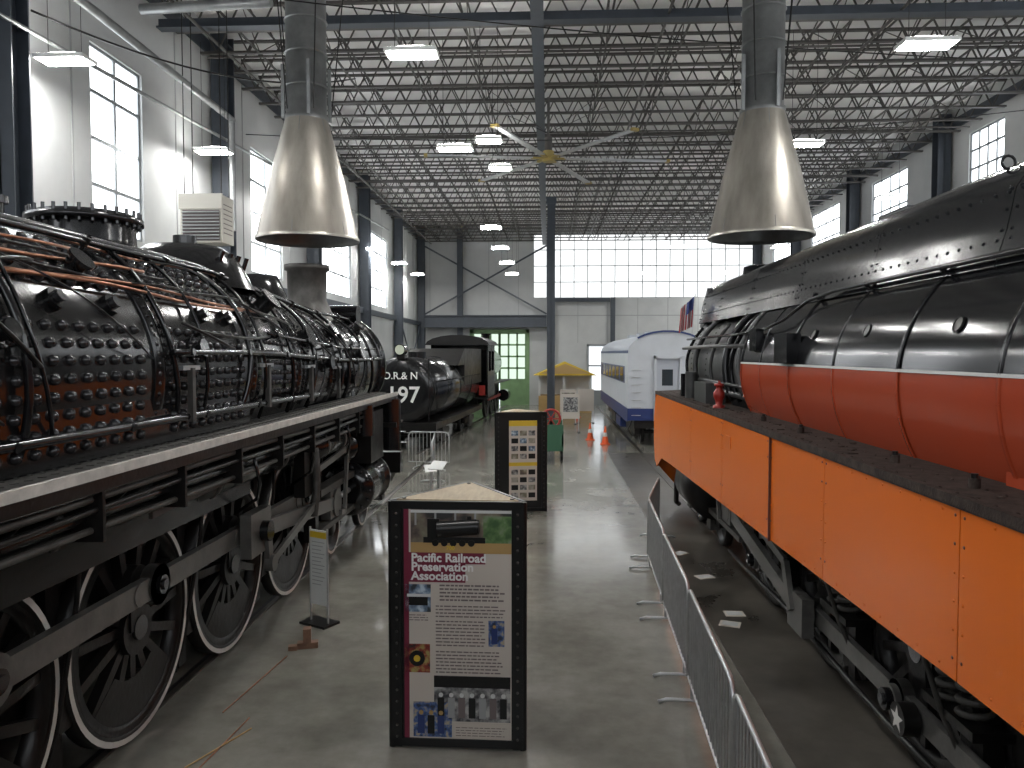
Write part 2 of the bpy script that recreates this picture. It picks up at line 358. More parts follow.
# hoods
def hood(x,y,z0,rb=.95,rt=.37,h=2.3):
    b=B(); o=(x,y,0)
    b.lathe([(z0,rb+.025),(z0+.06,rb+.025),(z0+.07,rb),(z0+h*.5,rb*.58+rt*.42+.0),(z0+h,rt+.03)],o,'Z',CONE,48)
    b.lathe([(z0+h,rt+.0),(z0+.1,rb-.03),(z0,rb-.02),(z0,rb+.02)],o,'Z',DUCT,48)
    zz=z0+h
    b.lathe([(zz-.03,rt+.04),(zz+.06,rt+.04),(zz+.06,rt+.01),(11.9,rt+.01)],o,'Z',DUCT,40)
    z=zz+.6
    while z<11.8:
        b.torus((x,y,z),'Z',rt+.015,.022,DUCT,32,6); z+=.62
    for k in range(4):
        a=2*pi*k/4+.4; b.box((x+(rt+.06)*math.cos(a),y+(rt+.06)*math.sin(a),zz+.5),(.06,.06,1.0),DUCT)
    for a in(-2.6,-1.57,-.5,.55,1.6,2.7):
        p0=Vector((x+(rb)*math.cos(a),y+rb*math.sin(a),z0+.06)); p1=Vector((x+(rt+.03)*math.cos(a),y+(rt+.03)*math.sin(a),zz)); b.bar(p0,p1,.012,.012,DUCT)
    for a in(.5,2.6,-1.0,-2.1):
        b.cyl((x+(rt+.1)*math.cos(a),y+(rt+.1)*math.sin(a),zz+.1),(x+(rt+.4)*math.cos(a),y+(rt+.4)*math.sin(a),10.9),.012,n=5,mt=BLKD)
    b.obj('smoke_hood')
hood(-4.62,14.7,5.65); hood(3.95,14.6,5.64,.94,.37,2.3)
# unit heater
b=B(); hx,hy,hz=-7.35,16.4,6.35
b.bx(hx-.45,hx+.45,hy-.3,hy+.3,hz-.5,hz+.5,HEATW); b.bx(hx-.47,hx+.47,hy-.34,hy-.28,hz+.2,hz+.52,HEATW)
for i in range(9): b.box((hx,hy-.33,hz-.42+.07*i),(.8,.07,.012),SEAM,Matrix.Rotation(.5,3,'X'))
b.bx(hx-.4,hx+.4,hy-.31,hy-.3,hz-.46,hz+.18,TEXTD)
for i in range(7): b.bx(hx+.45,hx+.455,hy-.22,hy+.22,hz-.3+.1*i,hz-.28+.1*i,TEXTD)
for sx in(-.4,.4):
    for sy in(-.2,.2): b.cyl((hx+sx,hy+sy,hz+.5),(hx+sx,hy+sy,10.98),.012,n=5,mt=BLKD)
b.obj('unit_heater')
def track(name,x,y0,y1,M=None):
    b=B(M)
    for s in(-.755,.755):
        b.bx(x+s-.035,x+s+.035,y0,y1,0,.02,RAILM)
        b.bx(x+s*(1-.1)-.03,x+s*(.9)+.03,y0,y1,0,.004,BLKD)
    b.obj(name)
track('railway_track',-4.6,-8,26); track('railway_track',4.0,-8,50)
b=B(); b.bx(2.1,6.2,-8,27,0,.005,STAIN); b.obj('floor_stain_area')
# ------------------------------------------------------------------ locomotive parts
def driver(b,cx,y,r,s,pa,white,zc=None,body=BLKD):
    zc=r+.02 if zc is None else zc; xo=s*.875; xi=s*.73; o=(cx,y,zc)
    b.lathe([(xi,r-.1),(xi,r+.0),(xi+s*.03,r+.0),(xi+s*.035,r),(xo,r-.005),(xo,r-.085),(xi,r-.1)],o,'X',BLKD,56)
    if white: b.lathe([(xo+s*.002,r-.006),(xo+s*.002,r-.055)],o,'X',WHITE,56)
    b.lathe([(xo-s*.01,r-.083),(xo-s*.012,r-.17),(xi,r-.17)],o,'X',body,56)
    ns=15
    for k in range(ns):
        a=2*pi*k/ns+.1; c,d=math.cos(a),math.sin(a)
        p0=Vector((cx+s*.80,y+.16*c,zc+.16*d)); p1=Vector((cx+s*.80,y+(r-.15)*c,zc+(r-.15)*d))
        q=Matrix.Rotation(a,3,'X'); b.box((p0+p1)/2,(.09,(p1-p0).length,.085),body,q)
    b.cyl((cx+s*.70,y,zc),(cx+s*.90,y,zc),.24,n=24,mt=body); b.cyl((cx+s*.9,y,zc),(cx+s*.93,y,zc),.11,n=16,mt=BLK)
    py,pz=y+.40*math.cos(pa),zc+.40*math.sin(pa)
    b.cyl((cx+s*.75,py,pz),(cx+s*.92,py,pz),.17,n=20,mt=body); b.bar((cx+s*.84,y,zc),(cx+s*.84,py,pz),.16,.3,body)
    pts=[];ca=pa+pi; R=r-.12
    for i in range(13):
        a=ca-.85+1.7*i/12; pts.append((cx+s*.74,y+R*math.cos(a),zc+R*math.sin(a)))
    for i in range(7):
        a=ca+.72-1.44*i/6; rr=R*.52; pts.append((cx+s*.74,y+rr*math.cos(a),zc+rr*math.sin(a)))
    b.prism(pts,(s*.11,0,0),body)
    b.cyl((cx,y,zc),(cx+s*.72,y,zc),.11,n=12,mt=BLKD)
    return py,pz
def smallwheel(b,cx,y,r,s,white=False):
    o=(cx,y,r+.02); xo=s*.86
    b.lathe([(s*.73,.1),(s*.73,r),(s*.76,r),(s*.765,r),(xo,r),(xo,r-.08),(xo-s*.05,r-.1),(xo-s*.07,.16),(xo,.15),(xo+s*.03,.1),(xo+s*.03,0.001)],o,'X',BLKD,36)
    if white: b.lathe([(xo+s*.002,r-.004),(xo+s*.002,r-.05)],o,'X',WHITE,36)
    if s>0: b.cyl((cx-.72,y,r+.02),(cx+.72,y,r+.02),.08,n=10,mt=BLKD)
def rod(b,x,p,q,h,t,mt,eye=.16):
    p=Vector((x,p[0],p[1]));q=Vector((x,q[0],q[1]))
    b.bar(p,q,t,h,mt); 
    for e in(p,q): b.cyl(e-Vector((t*.7,0,0)),e+Vector((t*.7,0,0)),eye,n=20,mt=mt)
# ------------------------------------------------------------------ LEFT locomotive
L=B(); cx=-4.6; zc=3.32
prof=[(-1.5,1.22),(8.8,1.22),(9.1,1.2),(12.4,1.08),(12.5,1.06),(16.4,1.03)]
def RL(y):
    for (a,ra),(c,rc) in zip(prof,prof[1:]):
        if a<=y<=c: return ra+(rc-ra)*(y-a)/(c-a)
    return 1.03
def ctr(y): return zc-.10*max(0,min(1,(y-8.8)/4))
def SL(y,deg,off=0):
    a=math.radians(deg); r=RL(y)+off; return Vector((cx+r*math.cos(a),y,ctr(y)+r*math.sin(a))),Vector((math.cos(a),0,math.sin(a)))
ys=[-1.5+i*.5 for i in range(36)]+[16.4]; n=64; vs=[]
for y in ys:
    for i in range(n):
        a=2*pi*i/n; r=RL(y); vs.append((cx+r*math.cos(a),y,ctr(y)+r*math.sin(a)))
fs=[(j*n+i,j*n+(i+1)%n,(j+1)*n+(i+1)%n,(j+1)*n+i) for j in range(len(ys)-1) for i in range(n)]
L.add(vs,fs,BOILER,True); L.add(vs[:n],[tuple(range(n))],BOILER)
for s in(-1,1):
    L.bx(cx+s*1.0,cx+s*1.2,-1.5,8.6,1.9,zc,BOILER)
def band(y,w=.12,t=.02,m=BOILER,a0=-60,a1=240):
    L.lathe([(y-w,RL(y)),(y-w,RL(y)+t),(y+w,RL(y)+t),(y+w,RL(y))],(cx,0,ctr(y)),'Y',m,56,math.radians(a0),math.radians(a1))
for y in(1.2,4.2,6.6,8.75,10.6,12.45): 
    band(y,.14,.022)
    for d in range(-16,110,4):
        for e in(-.09,.09):
            p,nn=SL(y+e,d,.022); L.rivet(p,nn,.022,.018,BOILER)
L.lathe([(16.3,1.0),(16.3,1.12),(16.42,1.12),(16.46,1.02),(16.5,.85),(16.55,.8),(16.6,0.001)],(cx,0,ctr(16)),'Y',BLK,56)
for k in range(28): a=2*pi*k/28; L.rivet((cx+1.07*math.cos(a),16.3,ctr(16)+1.07*math.sin(a)),(0,-1,0),.022,.03,BOLTM)
for k in range(16): a=2*pi*k/16; L.rivet((cx+.9*math.cos(a),16.48,ctr(16)+.9*math.sin(a)),(0,1,.1),.04,.05,BOLTM)
L.cyl((cx,16.55,ctr(16)+.2),(cx,17.0,ctr(16)+.2),.26,n=24,mt=BLK); L.cyl((cx,17.0,ctr(16)+.2),(cx,17.02,ctr(16)+.2),.22,n=24,mt=LENS)
for y in(13.6,15.0):
    for d in range(-20,120,5):
        p,nn=SL(y,d,0); L.rivet(p,nn,.022,.018,BOILER)
y=1.5
while y<8.5:
    if min(abs(y-q) for q in(4.2,6.6))>.2:
        for d in range(-24,62,6):
            if 24<=d<=30: continue
            p,nn=SL(y,d); 
            if d<0: p=Vector((cx+1.2,y,zc+1.22*math.sin(math.radians(d)))); nn=Vector((1,0,0)); p.x=max(p.x,SL(y,d)[0].x)
            L.rivet(p,nn,.042,.045,BOLTM,8)
    y+=.19
y=9.25
while y<10.4:
    for d in(-14,-8,-2,4,10,16):
        p,nn=SL(y,d); L.rivet(p,nn,.032,.035,BOLTM,8)
    y+=.16
for y in(2.2,3.4,5.3,6.0,7.6,8.2):
    p,nn=SL(y,27); L.cyl(p,p+nn*.05,.085,n=16,mt=BOILER); L.cyl(p+nn*.05,p+nn*.09,.05,n=6,mt=BOLTM)
for k,(d,ya,yb) in enumerate(((33,0,8.9),(35,0,9.6),(38,1,9.0),(44,0,7),(46,0,7.5),(50,0,6.2),(53,0,5.5),(60,2,9.4))):
    pts=[]; y=ya
    ph=random.random()*6
    while y<yb:
        p,nn=SL(y,d+1.2*math.sin(y*1.1+ph)+(1.5*math.sin(y*.4)),.05+.02*math.sin(y*2+ph)); pts.append(p); y+=.3
    L.tube(pts,.012 if k%3 else .015,COPPER if k not in(2,4) else BLKD,6)
def hoop(y,a0,a1,r,m,off=.06,dy=0,n=20):
    L.tube([SL(y+dy*math.sin(pi*i/n),a0+(a1-a0)*i/n,off)[0] for i in range(n+1)],r,m,7)
for y,a0,a1,r in((3.6,-25,75,.02),(4.8,-25,70,.028),(5.1,-20,65,.015),(6.9,-25,80,.025),(7.4,-25,60,.018),(8.3,-28,82,.03),(9.1,-28,70,.02),(10.2,-28,60,.028),(11.1,-28,85,.03),(11.5,-25,50,.016),(12.9,-28,70,.028),(13.4,-28,85,.035),(14.3,-28,60,.02),(15.4,-28,70,.03)):
    hoop(y,a0,a1,r,BLK,.06,random.uniform(-.3,.3))
for i in range(14):
    y0=random.uniform(3,13); y1=y0+random.uniform(.6,2.2); d0=random.uniform(15,60); d1=random.uniform(-20,50)
    m=12; sg=random.uniform(.1,.35)
    pts=[]
    for k in range(m+1):
        t=k/m; p,nn=SL(y0+(y1-y0)*t,d0+(d1-d0)*t-sg*60*t*(1-t),.06+.1*math.sin(pi*t)); pts.append(p)
    L.tube(pts,random.choice((.008,.012,.016)),BLKD if i%3 else GRIME if i%2 else BLKD,5)
for d,ya,yb,r,off in((8,6.6,16,.03,.12),(58,2,15.8,.025,.1),(66,5,13,.04,.08),(-18,3,12,.035,.1),(18,9,15.6,.018,.14)):
    pts=[];y=ya
    while y<=yb: pts.append(SL(y,d,off)[0]); y+=.4
    L.tube(pts,r,BLK,8)
    y=ya+.3
    while y<yb:
        p,nn=SL(y,d); L.cyl(p,p+nn*(off+.02),.02,n=8,mt=BLK); L.cyl(p+nn*(off-.04),p+nn*(off+.04),.035,n=8,mt=BLK); y+=1.35
for y,d,r,h in((3.0,48,.12,.14),(4.6,14,.07,.10),(5.8,42,.10,.12),(7.2,10,.08,.10),(9.7,40,.14,.2),(10.9,22,.16,.14),(11.8,5,.10,.14),(12.8,35,.12,.14),(14.2,15,.15,.12),(15.2,45,.1,.12),(13.6,-8,.13,.12)):
    p,nn=SL(y,d); L.cyl(p-nn*.02,p+nn*.03,r*1.4,n=18,mt=BLK); L.cyl(p,p+nn*h,r*.8,n=16,mt=BOILER); L.cyl(p+nn*h,p+nn*(h+.03),r*1.1,n=16,mt=BLK)
    t=Vector((0,1,0)); u=nn.cross(t)
    for k in range(8): a=2*pi*k/8; L.rivet(p+nn*.03+(t*math.cos(a)+u*math.sin(a))*r*1.2,nn,.016,.02,BOLTM)
for y in(7.0,9.0,10.9,12.6):
    p,nn=SL(y,2,.05); L.box(p,(.05,.34,.04),STEEL); L.box(p+Vector((.02,0,-.25)),(.05,.06,.5),GRIME)
y=9.3
while y<16:
    p,nn=SL(y,-20,0); L.rivet(p,nn,.016,.014,BOILER)
    p,nn=SL(y,52,0); L.rivet(p,nn,.018,.015,BOILER); y+=.11
def dome(y,r,z0,z1,lid):
    L.lathe([(z0,r*1.18),(z0+.12,r*1.04),(z0+.2,r),(z1-.06,r),(z1,r*.96),(z1+.02,.001)],(cx,y,0),'Z',BLK,40)
    if lid:
        L.lathe([(z1-.1,r),(z1-.1,r+.07),(z1-.04,r+.07),(z1-.04,r-.02)],(cx,y,0),'Z',BOILER,40)
        for k in range(28):
            a=2*pi*k/28; L.cyl((cx+(r+.035)*math.cos(a),y+(r+.035)*math.sin(a),z1-.13),(cx+(r+.035)*math.cos(a),y+(r+.035)*math.sin(a),z1+.03),.018,n=6,mt=BOLTM)
dome(7.5,.46,4.4,4.88,True)
L.lathe([(4.3,.85),(4.55,.72),(4.72,.62),(4.84,.45),(4.88,.001)],(cx,9.6,0),'Z',BLK,36)
for k in range(4): L.cyl((cx+.5,9.3+.25*k,4.4),(cx+.62,9.3+.25*k,4.75),.03,n=8,mt=BLK)
L.cyl((cx,9.6,4.8),(cx,9.6,4.98),.14,n=16,mt=BLK)
L.lathe([(4.3,.5),(4.5,.42),(4.72,.32),(4.76,.001)],(cx,12.0,0),'Z',BLK,30)
for y in(5.4,5.75,6.1): L.cyl((cx+.1,y,4.45),(cx+.1,y,4.72),.07,n=12,mt=BLK); L.cyl((cx+.1,y,4.72),(cx+.1,y,4.78),.1,n=12,mt=BOLTM)
L.cyl((cx+.2,3.0,4.55),(cx+.2,4.8,4.55),.12,n=16,mt=BLK)
for y in(3.1,3.5,3.9,4.3,4.7): L.cyl((cx+.2,y,4.55),(cx+.5,y,4.62),.03,n=8,mt=BLK); L.torus((cx+.52,y,4.62),'X',.06,.01,BLKD,14,5)
L.lathe([(4.1,.62),(4.3,.45),(4.42,.40),(4.5,.36),(5.05,.37),(5.08,.42),(5.17,.42),(5.17,.3),(4.5,.28)],(cx,14.55,0),'Z',GRIME,32)
for k in range(18): a=2*pi*k/18; L.rivet((cx+.52*math.cos(a),14.55+.52*math.sin(a),4.24),(math.cos(a)*.4,math.sin(a)*.4,1),.022,.03,BOLTM)
L.cyl((cx-.7,15.7,4.28),(cx+.7,15.7,4.28),.2,n=20,mt=BLK)
# running board
xe=-3.0; zr=2.70
L.bx(xe-.62,xe,-1.5,15.2,zr-.03,zr,GRIME)
L.bx(xe-.03,xe+.012,-1.5,15.2,zr-.04,zr+.03,TRIMW)
L.bx(xe-.05,xe-.03,-1.5,15.2,zr-.14,zr-.03,BLKD)
y=-1.4
while y<15.1:
    for j in range(4): L.box((xe-.12-.13*j,y+(.06 if j%2 else 0),zr+.003),(.05,.022,.006),GRIME,Matrix.Rotation(.7 if j%2 else -.7,3,'Z'))
    y+=.13
L.bx(2*cx-xe,2*cx-xe+.6,-1.5,15.2,zr-.03,zr,GRIME)
for y in [1+1.2*i for i in range(12)]:
    L.bx(xe-.55,xe-.05,y-.02,y+.02,zr-.10,zr-.03,BLKD); L.bar((xe-.12,y,zr-.1),(xe-.6,y,zr-.55),.03,.05,BLKD)
for j,(x,z,r) in enumerate(((xe-.08,2.57,.026),(xe-.14,2.50,.032),(xe-.1,2.42,.024),(xe-.2,2.35,.04),(xe-.14,2.27,.026),(xe-.28,2.24,.045),(xe-.32,2.62,.04),(xe-.45,2.4,.05),(xe-.5,2.3,.035))):
    pts=[];y=-1.0
    while y<=13.6:
        pts.append((x,y,z+.012*math.sin(y*.9+j))); y+=.7
    L.tube(pts,r,(BLK,GRIME,BLKD)[j%3],8)
for y in [1.5+1.2*i for i in range(10)]:
    L.bx(xe-.33,xe-.05,y,y+.035,2.2,2.64,BLKD)
for y in(8.0,9.9,11.8):
    pts=[(xe-.12,y,2.4),(xe-.1,y+.1,2.1),(xe-.2,y+.3,1.9),(xe-.5,y+.4,1.7)]; L.tube(pts,.02,BLK,6)
def drum(x,y0,y1,z,r,m=BLK):
    L.lathe([(y0-.08,.001),(y0-.06,r*.6),(y0,r),(y1,r),(y1+.06,r*.6),(y1+.08,.001)],(x,0,z),'Y',m,28)
    for y in(y0+.3,y1-.3): L.lathe([(y-.04,r),(y-.04,r+.015),(y+.04,r+.015),(y+.04,r)],(x,0,z),'Y',GRIME,28)
drum(-3.5,7.3,9.9,2.2,.19); drum(-3.55,2.0,5.4,2.28,.2); drum(-3.4,10.8,12.3,2.15,.2)
for s in(-1,1):
    L.bx(cx+s*.52,cx+s*.66,-1.5,16.6,.75,1.35,BLKD)
L.bx(cx-.5,cx+.5,-1.0,12.5,1.3,2.5,BLKD)
L.bx(cx+.5,cx+.95,-1.3,2.6,1.0,2.3,BLKD)
L.bx(cx+.95,cx+1.15,-1.5,12.2,2.08,2.16,BLKD)
for y in(5.75,7.85,9.95):
    L.bx(cx+.66,cx+.74,y-.08,y+.08,.2,1.9,BLKD); 
    L.bx(cx+.74,cx+.84,y-.1,y+.1,.55,1.3,BLKD)
    for k in range(6): L.box((cx+.58,y,1.62+.03*k),(.12,1.2-.14*k,.025),GRIME)
LW=[4.62,6.70,8.80,10.9]; pa=pi/2; pins=[]
for y in LW:
    for s in(1,-1):
        p=driver(L,cx,y,1.0,s,pa,True)
        if s>0: pins.append(p)
xr=cx+1.06
for p,q in zip(pins,pins[1:]): rod(L,xr,p,q,.2,.08,ROD,.18)
for i,p in enumerate(pins):
    L.cyl((xr,p[0],p[1]),(xr+.09,p[0],p[1]),.085,n=16,mt=BLK); L.cyl((xr+.09,p[0],p[1]),(xr+.11,p[0],p[1]),.05,n=6,mt=BOLTM)
    L.cyl((xr-.05,p[0]-.32,p[1]),(xr+.05,p[0]-.32,p[1]),.1,n=14,mt=ROD)
mx=xr+.14; cr=(12.05,1.12)
rod(L,mx,pins[2],cr,.19,.08,ROD,.22); L.box((mx,pins[2][0]-.05,pins[2][1]),(.13,.62,.5),ROD); L.cyl((mx+.06,pins[2][0],pins[2][1]),(mx+.16,pins[2][0],pins[2][1]),.12,n=16,mt=BLK)
L.bx(mx-.14,mx+.02,11.75,12.35,.9,1.34,ROD); L.bx(mx-.16,mx+.04,11.2,13.2,1.36,1.46,GRIME); L.bx(mx-.16,mx+.04,11.2,13.2,.8,.88,GRIME); L.bx(mx-.2,mx-.02,11.1,11.25,.7,2.3,BLKD)
L.cyl((mx-.07,12.3,1.12),(mx-.07,13.4,1.12),.045,n=12,mt=STEEL)
L.lathe([(13.15,.001),(13.15,.2),(13.18,.45),(13.25,.47),(13.27,.43),(14.5,.43),(14.52,.47),(14.6,.47),(14.64,.3),(14.66,.001)],(mx-.09,0,1.12),'Y',BLK,32)
for k in range(14): a=2*pi*k/14; L.rivet((mx-.09+.4*math.cos(a),13.17,1.12+.4*math.sin(a)),(0,-1,0),.025,.04,BOLTM)
L.lathe([(12.95,.001),(12.97,.2),(13.0,.27),(14.75,.27),(14.8,.2),(14.82,.001)],(mx-.2,0,1.85),'Y',BLK,28)
L.bx(cx,mx-.1,13.35,14.45,.8,2.1,BLKD); L.bx(mx-.45,mx+.28,13.4,14.4,1.55,2.45,BLKD); L.bx(mx-.5,mx+.12,13.5,14.3,2.4,2.68,BLKD)
L.cyl((mx-.3,14.0,2.2),(cx+.75,14.3,3.0),.2,n=16,mt=BLK)
vx=mx+.1
L.bar((vx,8.95,1.0),(vx,10.7,1.35),.04,.1,ROD); L.cyl((mx+.05,8.95,1.0),(mx+.15,8.95,1.0),.1,n=14,mt=ROD)
L.bar((mx+.08,8.9,1.38),(mx+.08,8.95,1.0),.06,.13,ROD)
L.tube([(vx,10.62,1.2),(vx,10.75,1.5),(vx,10.78,1.8),(vx,10.7,2.15)],.06,GRIME,8); L.bx(vx-.2,vx-.05,10.4,11.1,1.5,2.35,BLKD)
L.bar((vx,10.76,1.82),(vx-.05,12.6,1.92),.04,.09,ROD); L.bar((vx-.02,12.55,2.0),(vx-.02,12.35,.9),.05,.09,ROD); L.bar((vx-.02,12.35,.92),(vx-.02,12.1,.95),.05,.08,ROD)
L.cyl((vx-.15,12.5,1.87),(vx-.15,13.1,1.87),.04,n=10,mt=STEEL)
L.bar((vx,10.9,2.3),(vx,6.2,2.15),.035,.06,GRIME)
for y in LW: L.tube([(cx+1.1,y+1.0,2.6),(cx+1.02,y+1.0,1.6),(cx+.85,y+.98,.6),(cx+.8,y+.85,.25)],.022,BLKD,6)
L.cyl((-3.12,12.9,2.1),(-3.12,12.9,2.62),.16,n=16,mt=BLK); L.cyl((-3.1,15.0,1.6),(-3.1,15.0,2.6),.2,n=18,mt=BLK); L.bx(-3.3,-2.95,14.8,15.2,2.05,2.15,BLKD)
for y in(13.1,15.3):
    for s in(1,-1): smallwheel(L,cx,y,.46,s,s>0)
L.bx(cx+.5,cx+.7,12.7,15.7,.55,.75,BLKD)
L.bx(cx-1.4,cx+1.4,16.5,16.75,.9,1.35,BLKD)
for i in range(11):
    x=cx-1.25+.25*i; L.bar((x,16.75,.95),(cx+(x-cx)*.6,17.6,.2),.06,.05,BLKD)
L.bx(cx-.8,cx+.8,17.4,17.7,.12,.22,BLKD)
L.bx(cx-1.35,cx+1.35,15.3,16.7,1.6,1.66,GRIME); 
for s in(1,-1): L.bar((cx+s*1.2,15.2,2.7),(cx+s*1.2,16.6,1.6),.3,.06,GRIME)
for k in range(5): L.bx(xe-.3,xe-.02,15.1+.28*k,15.14+.28*k+.2,zr-.1-.26*k,zr-.07-.26*k,BLKD)
for y in(-.6,1.6,):
    for s in(1,-1): smallwheel(L,cx,y,.55,s,s>0)
L.bx(cx+.9,cx+1.1,-1.5,2.6,.5,1.0,BLKD); L.bx(cx-.6,cx+.6,-3.0,0,.9,1.3,BLKD)
L.bx(cx-1.6,cx-1.5,-3.6,-1.5,1.6,4.5,BLK); L.bx(cx-1.6,cx+1.6,-3.6,-1.4,1.5,1.65,BLKD)
L.bx(cx+1.5,cx+1.6,-3.6,-1.5,1.6,3.0,BLK); L.bx(cx+1.5,cx+1.6,-3.6,-3.3,3.0,4.5,BLK); L.bx(cx+1.5,cx+1.6,-1.8,-1.5,3.0,4.5,BLK); L.bx(cx+1.5,cx+1.6,-2.6,-2.5,3.0,4.5,BLK); L.bx(cx+1.5,cx+1.6,-3.6,-1.5,3.9,4.5,BLK)
L.prism([(cx-1.65,-3.8,4.4),(cx+1.65,-3.8,4.4),(cx+1.1,-3.8,4.75),(cx,-3.8,4.9),(cx-1.1,-3.8,4.75)],(0,2.4,0),BLK)
L.bx(cx-1.5,cx+1.5,-1.55,-1.5,1.6,4.4,BLK)
L.obj('steam_locomotive_black')
# ------------------------------------------------------------------ RIGHT locomotive
R=B(); cx=4.0; zc=3.25; r=1.2
A=lambda z: math.asin(max(-1,min(1,(z-zc)/r)))
aw=pi-A(3.36)
def jacket(y0,y1,rr,m1,m2):
    R.lathe([(y0,rr),(y1,rr)],(cx,0,zc),'Y',m1,40,pi/2-(aw-pi/2),aw)
    R.lathe([(y0,rr),(y1,rr)],(cx,0,zc),'Y',m2,12,aw,pi+.62)
    R.lathe([(y0,rr),(y1,rr)],(cx,0,zc),'Y',m2,12,-.62,pi-aw)
segs=[-2,.6,2.0,3.45,4.9,6.3,7.7,9.1,10.3,11.3]
for i,(a,c) in enumerate(zip(segs,segs[1:])):
    jacket(a+.004,c-.004,r+.008*(i%2),BLKJ,REDJ)
    for m,b0,b1 in((BLKJ,pi/2,aw),(REDJ,aw,pi+.6)):
        R.lathe([(c-.022,r+.006),(c-.022,r+.013),(c+.022,r+.013),(c+.022,r+.006)],(cx,0,zc),'Y',m,24,b0,b1)
    for k in range(10):
        a2=pi/2+.35+k*.16; 
        for e in(-.015,.015): R.rivet((cx+(r+.013)*math.cos(a2),c+e,zc+(r+.013)*math.sin(a2)),(math.cos(a2),0,math.sin(a2)),.006,.005,BLKJ if a2<aw else REDJ)
R.lathe([(-2,r+.016),(11.3,r+.016)],(cx,0,zc),'Y',WSTRIPE,2,aw-.010,aw+.010)
R.lathe([(-2,1.0),(-2,r)],(cx,0,zc),'Y',BLKJ,40)
R.bx(cx-1.02,cx-.9,-2,11.3,2.4,2.62,REDJ)
R.bx(cx-1.09,cx-1.05,-2,5.0,2.66,2.85,REDJ)
sr=1.1
R.lathe([(11.3,r),(11.3,sr),(12.8,sr),(12.82,sr+.02),(12.95,sr+.02),(12.97,sr),(16.3,sr),(16.6,1.02),(16.9,.8),(17.15,.5),(17.25,.001)],(cx,0,zc),'Y',SMOKEB,56)
for y in(11.5,12.85,14.2,15.6,16.2):
    for k in range(24):
        a=pi/2+k*.09; R.rivet((cx+(sr+.02)*math.cos(a),y,zc+(sr+.02)*math.sin(a)),(math.cos(a),0,math.sin(a)),.018,.016,SMOKEB)
R.cyl((cx,17.0,zc+.5),(cx,17.4,zc+.5),.2,n=24,mt=SMOKEB); R.cyl((cx,17.4,zc+.5),(cx,17.42,zc+.5),.17,n=24,mt=LENS)
def casing(y0,y1,m):
    P=[(-.86,.86),(-.78,1.12),(-.72,1.42),(-.6,1.60),(-.42,1.70),(0,1.74),(.42,1.70),(.6,1.60),(.72,1.42),(.78,1.12),(.86,.86)]
    vs=[(cx+x,y,zc+z) for y in(y0,y1) for x,z in P]; n=len(P)
    R.add(vs,[(i,i+1,n+i+1,n+i) for i in range(n-1)],m,True)
    R.add(vs[:n],[tuple(range(n))],m); R.add(vs[n:],[tuple(reversed(range(n)))],m)
cs=[-2,1.0,3.4,5.6,7.8,10.0,12.4,14.6,16.2]
for a,c in zip(cs,cs[1:]): casing(a+.006,c-.006,CASING)
casing(16.2,16.25,CASING)
for a,c in zip(cs,cs[1:]):
    y=a+.08
    while y<c:
        R.rivet((cx-.80,y,zc+1.05),(-1,0,.3),.016,.014,CASING); R.rivet((cx-.725,y,zc+1.40),(-1,0,.4),.014,.014,CASING); y+=.17
    for z,x in((.95,.83),(1.12,.78),(1.27,.75),(1.42,.72)):
        for e in(-.06,.06): R.rivet((cx-x,c+e,zc+z),(-1,0,.3),.014,.014,CASING)
R.prism([(cx-.7,16.2,zc+.9),(cx-.7,16.2,zc+1.6),(cx-.7,16.75,zc+1.2),(cx-.7,16.95,zc+.8)],(1.4,0,0),SMOKEB)
R.bx(cx-.3,cx+.3,4.0,5.0,zc+1.72,zc+1.82,CASING); R.bx(cx-.25,cx+.25,8.3,9.0,zc+1.72,zc+1.8,CASING)
R.lathe([(zc+1.6,.4),(zc+1.85,.36),(zc+1.87,.28),(zc+1.5,.26)],(cx,14.55,0),'Z',CASING,28)
for y in(3,6): R.torus((cx-.55,y,zc+1.68),'Y',.05,.012,BLKD,12,5)
def SR(y,deg,off=0,rr=r):
    a=math.radians(deg); q=rr+off; return Vector((cx-q*math.cos(a),y,zc+q*math.sin(a))),Vector((-math.cos(a),0,math.sin(a)))
pts=[SR(-2+i*.5,46,.09)[0] for i in range(22)]+[SR(9.2,42,.09)[0],SR(9.6,30,.1)[0],SR(10.2,26,.1)[0],SR(12,26,.12,sr)[0],SR(16.2,26,.12,sr)[0]]
R.tube(pts,.022,BLKJ,8)
for y in [-1+1.45*i for i in range(8)]:
    p,nn=SR(y,46); R.cyl(p,p+nn*.1,.016,n=8,mt=BLKJ); R.rivet(p+nn*.06,nn,.035,.06,BLKJ,8)
pts=[SR(-2+i*.5,52,.03)[0] for i in range(27)]; R.tube(pts,.03,CASING,6)
for y,d in((2.8,22),(4.4,22),(5.55,22),(7.1,22),(8.5,22)):
    p,nn=SR(y,d,.004); q=nn.to_track_quat('Z','Y').to_matrix(); R.cyl(p-nn*.01,p+nn*.008,.055,n=18,mt=BLKD)
    R.tube([p+nn*.008+q@Vector((.058*math.cos(t*pi/9),.058*math.sin(t*pi/9),0)) for t in range(19)],.007,BLKJ,5)
p,nn=SR(9.1,14,.06); R.box(p,(.16,.5,.34),BLKJ); p,nn=SR(10.6,20,.05); R.box(p,(.1,.35,.3),BLKJ)
for y,d0,d1,rad in((11.45,-20,60,.05),(11.9,-25,45,.035),(12.3,-25,70,.06),(13.4,-25,40,.03),(14.8,-25,50,.05),(15.7,-20,40,.03)):
    R.tube([SR(y+.15*math.sin(i/3),d0+(d1-d0)*i/12,.07,sr)[0] for i in range(13)],rad,(SMOKEB,BLKJ)[int(y*10)%2],8)
for z,x,rad in((2.85,2.9,.05),(3.0,2.84,.03),(3.6,2.86,.035)): R.tube([(x,11.3,z),(x-.02,13.5,z+.02),(x,16.4,z)],rad,SMOKEB,8)
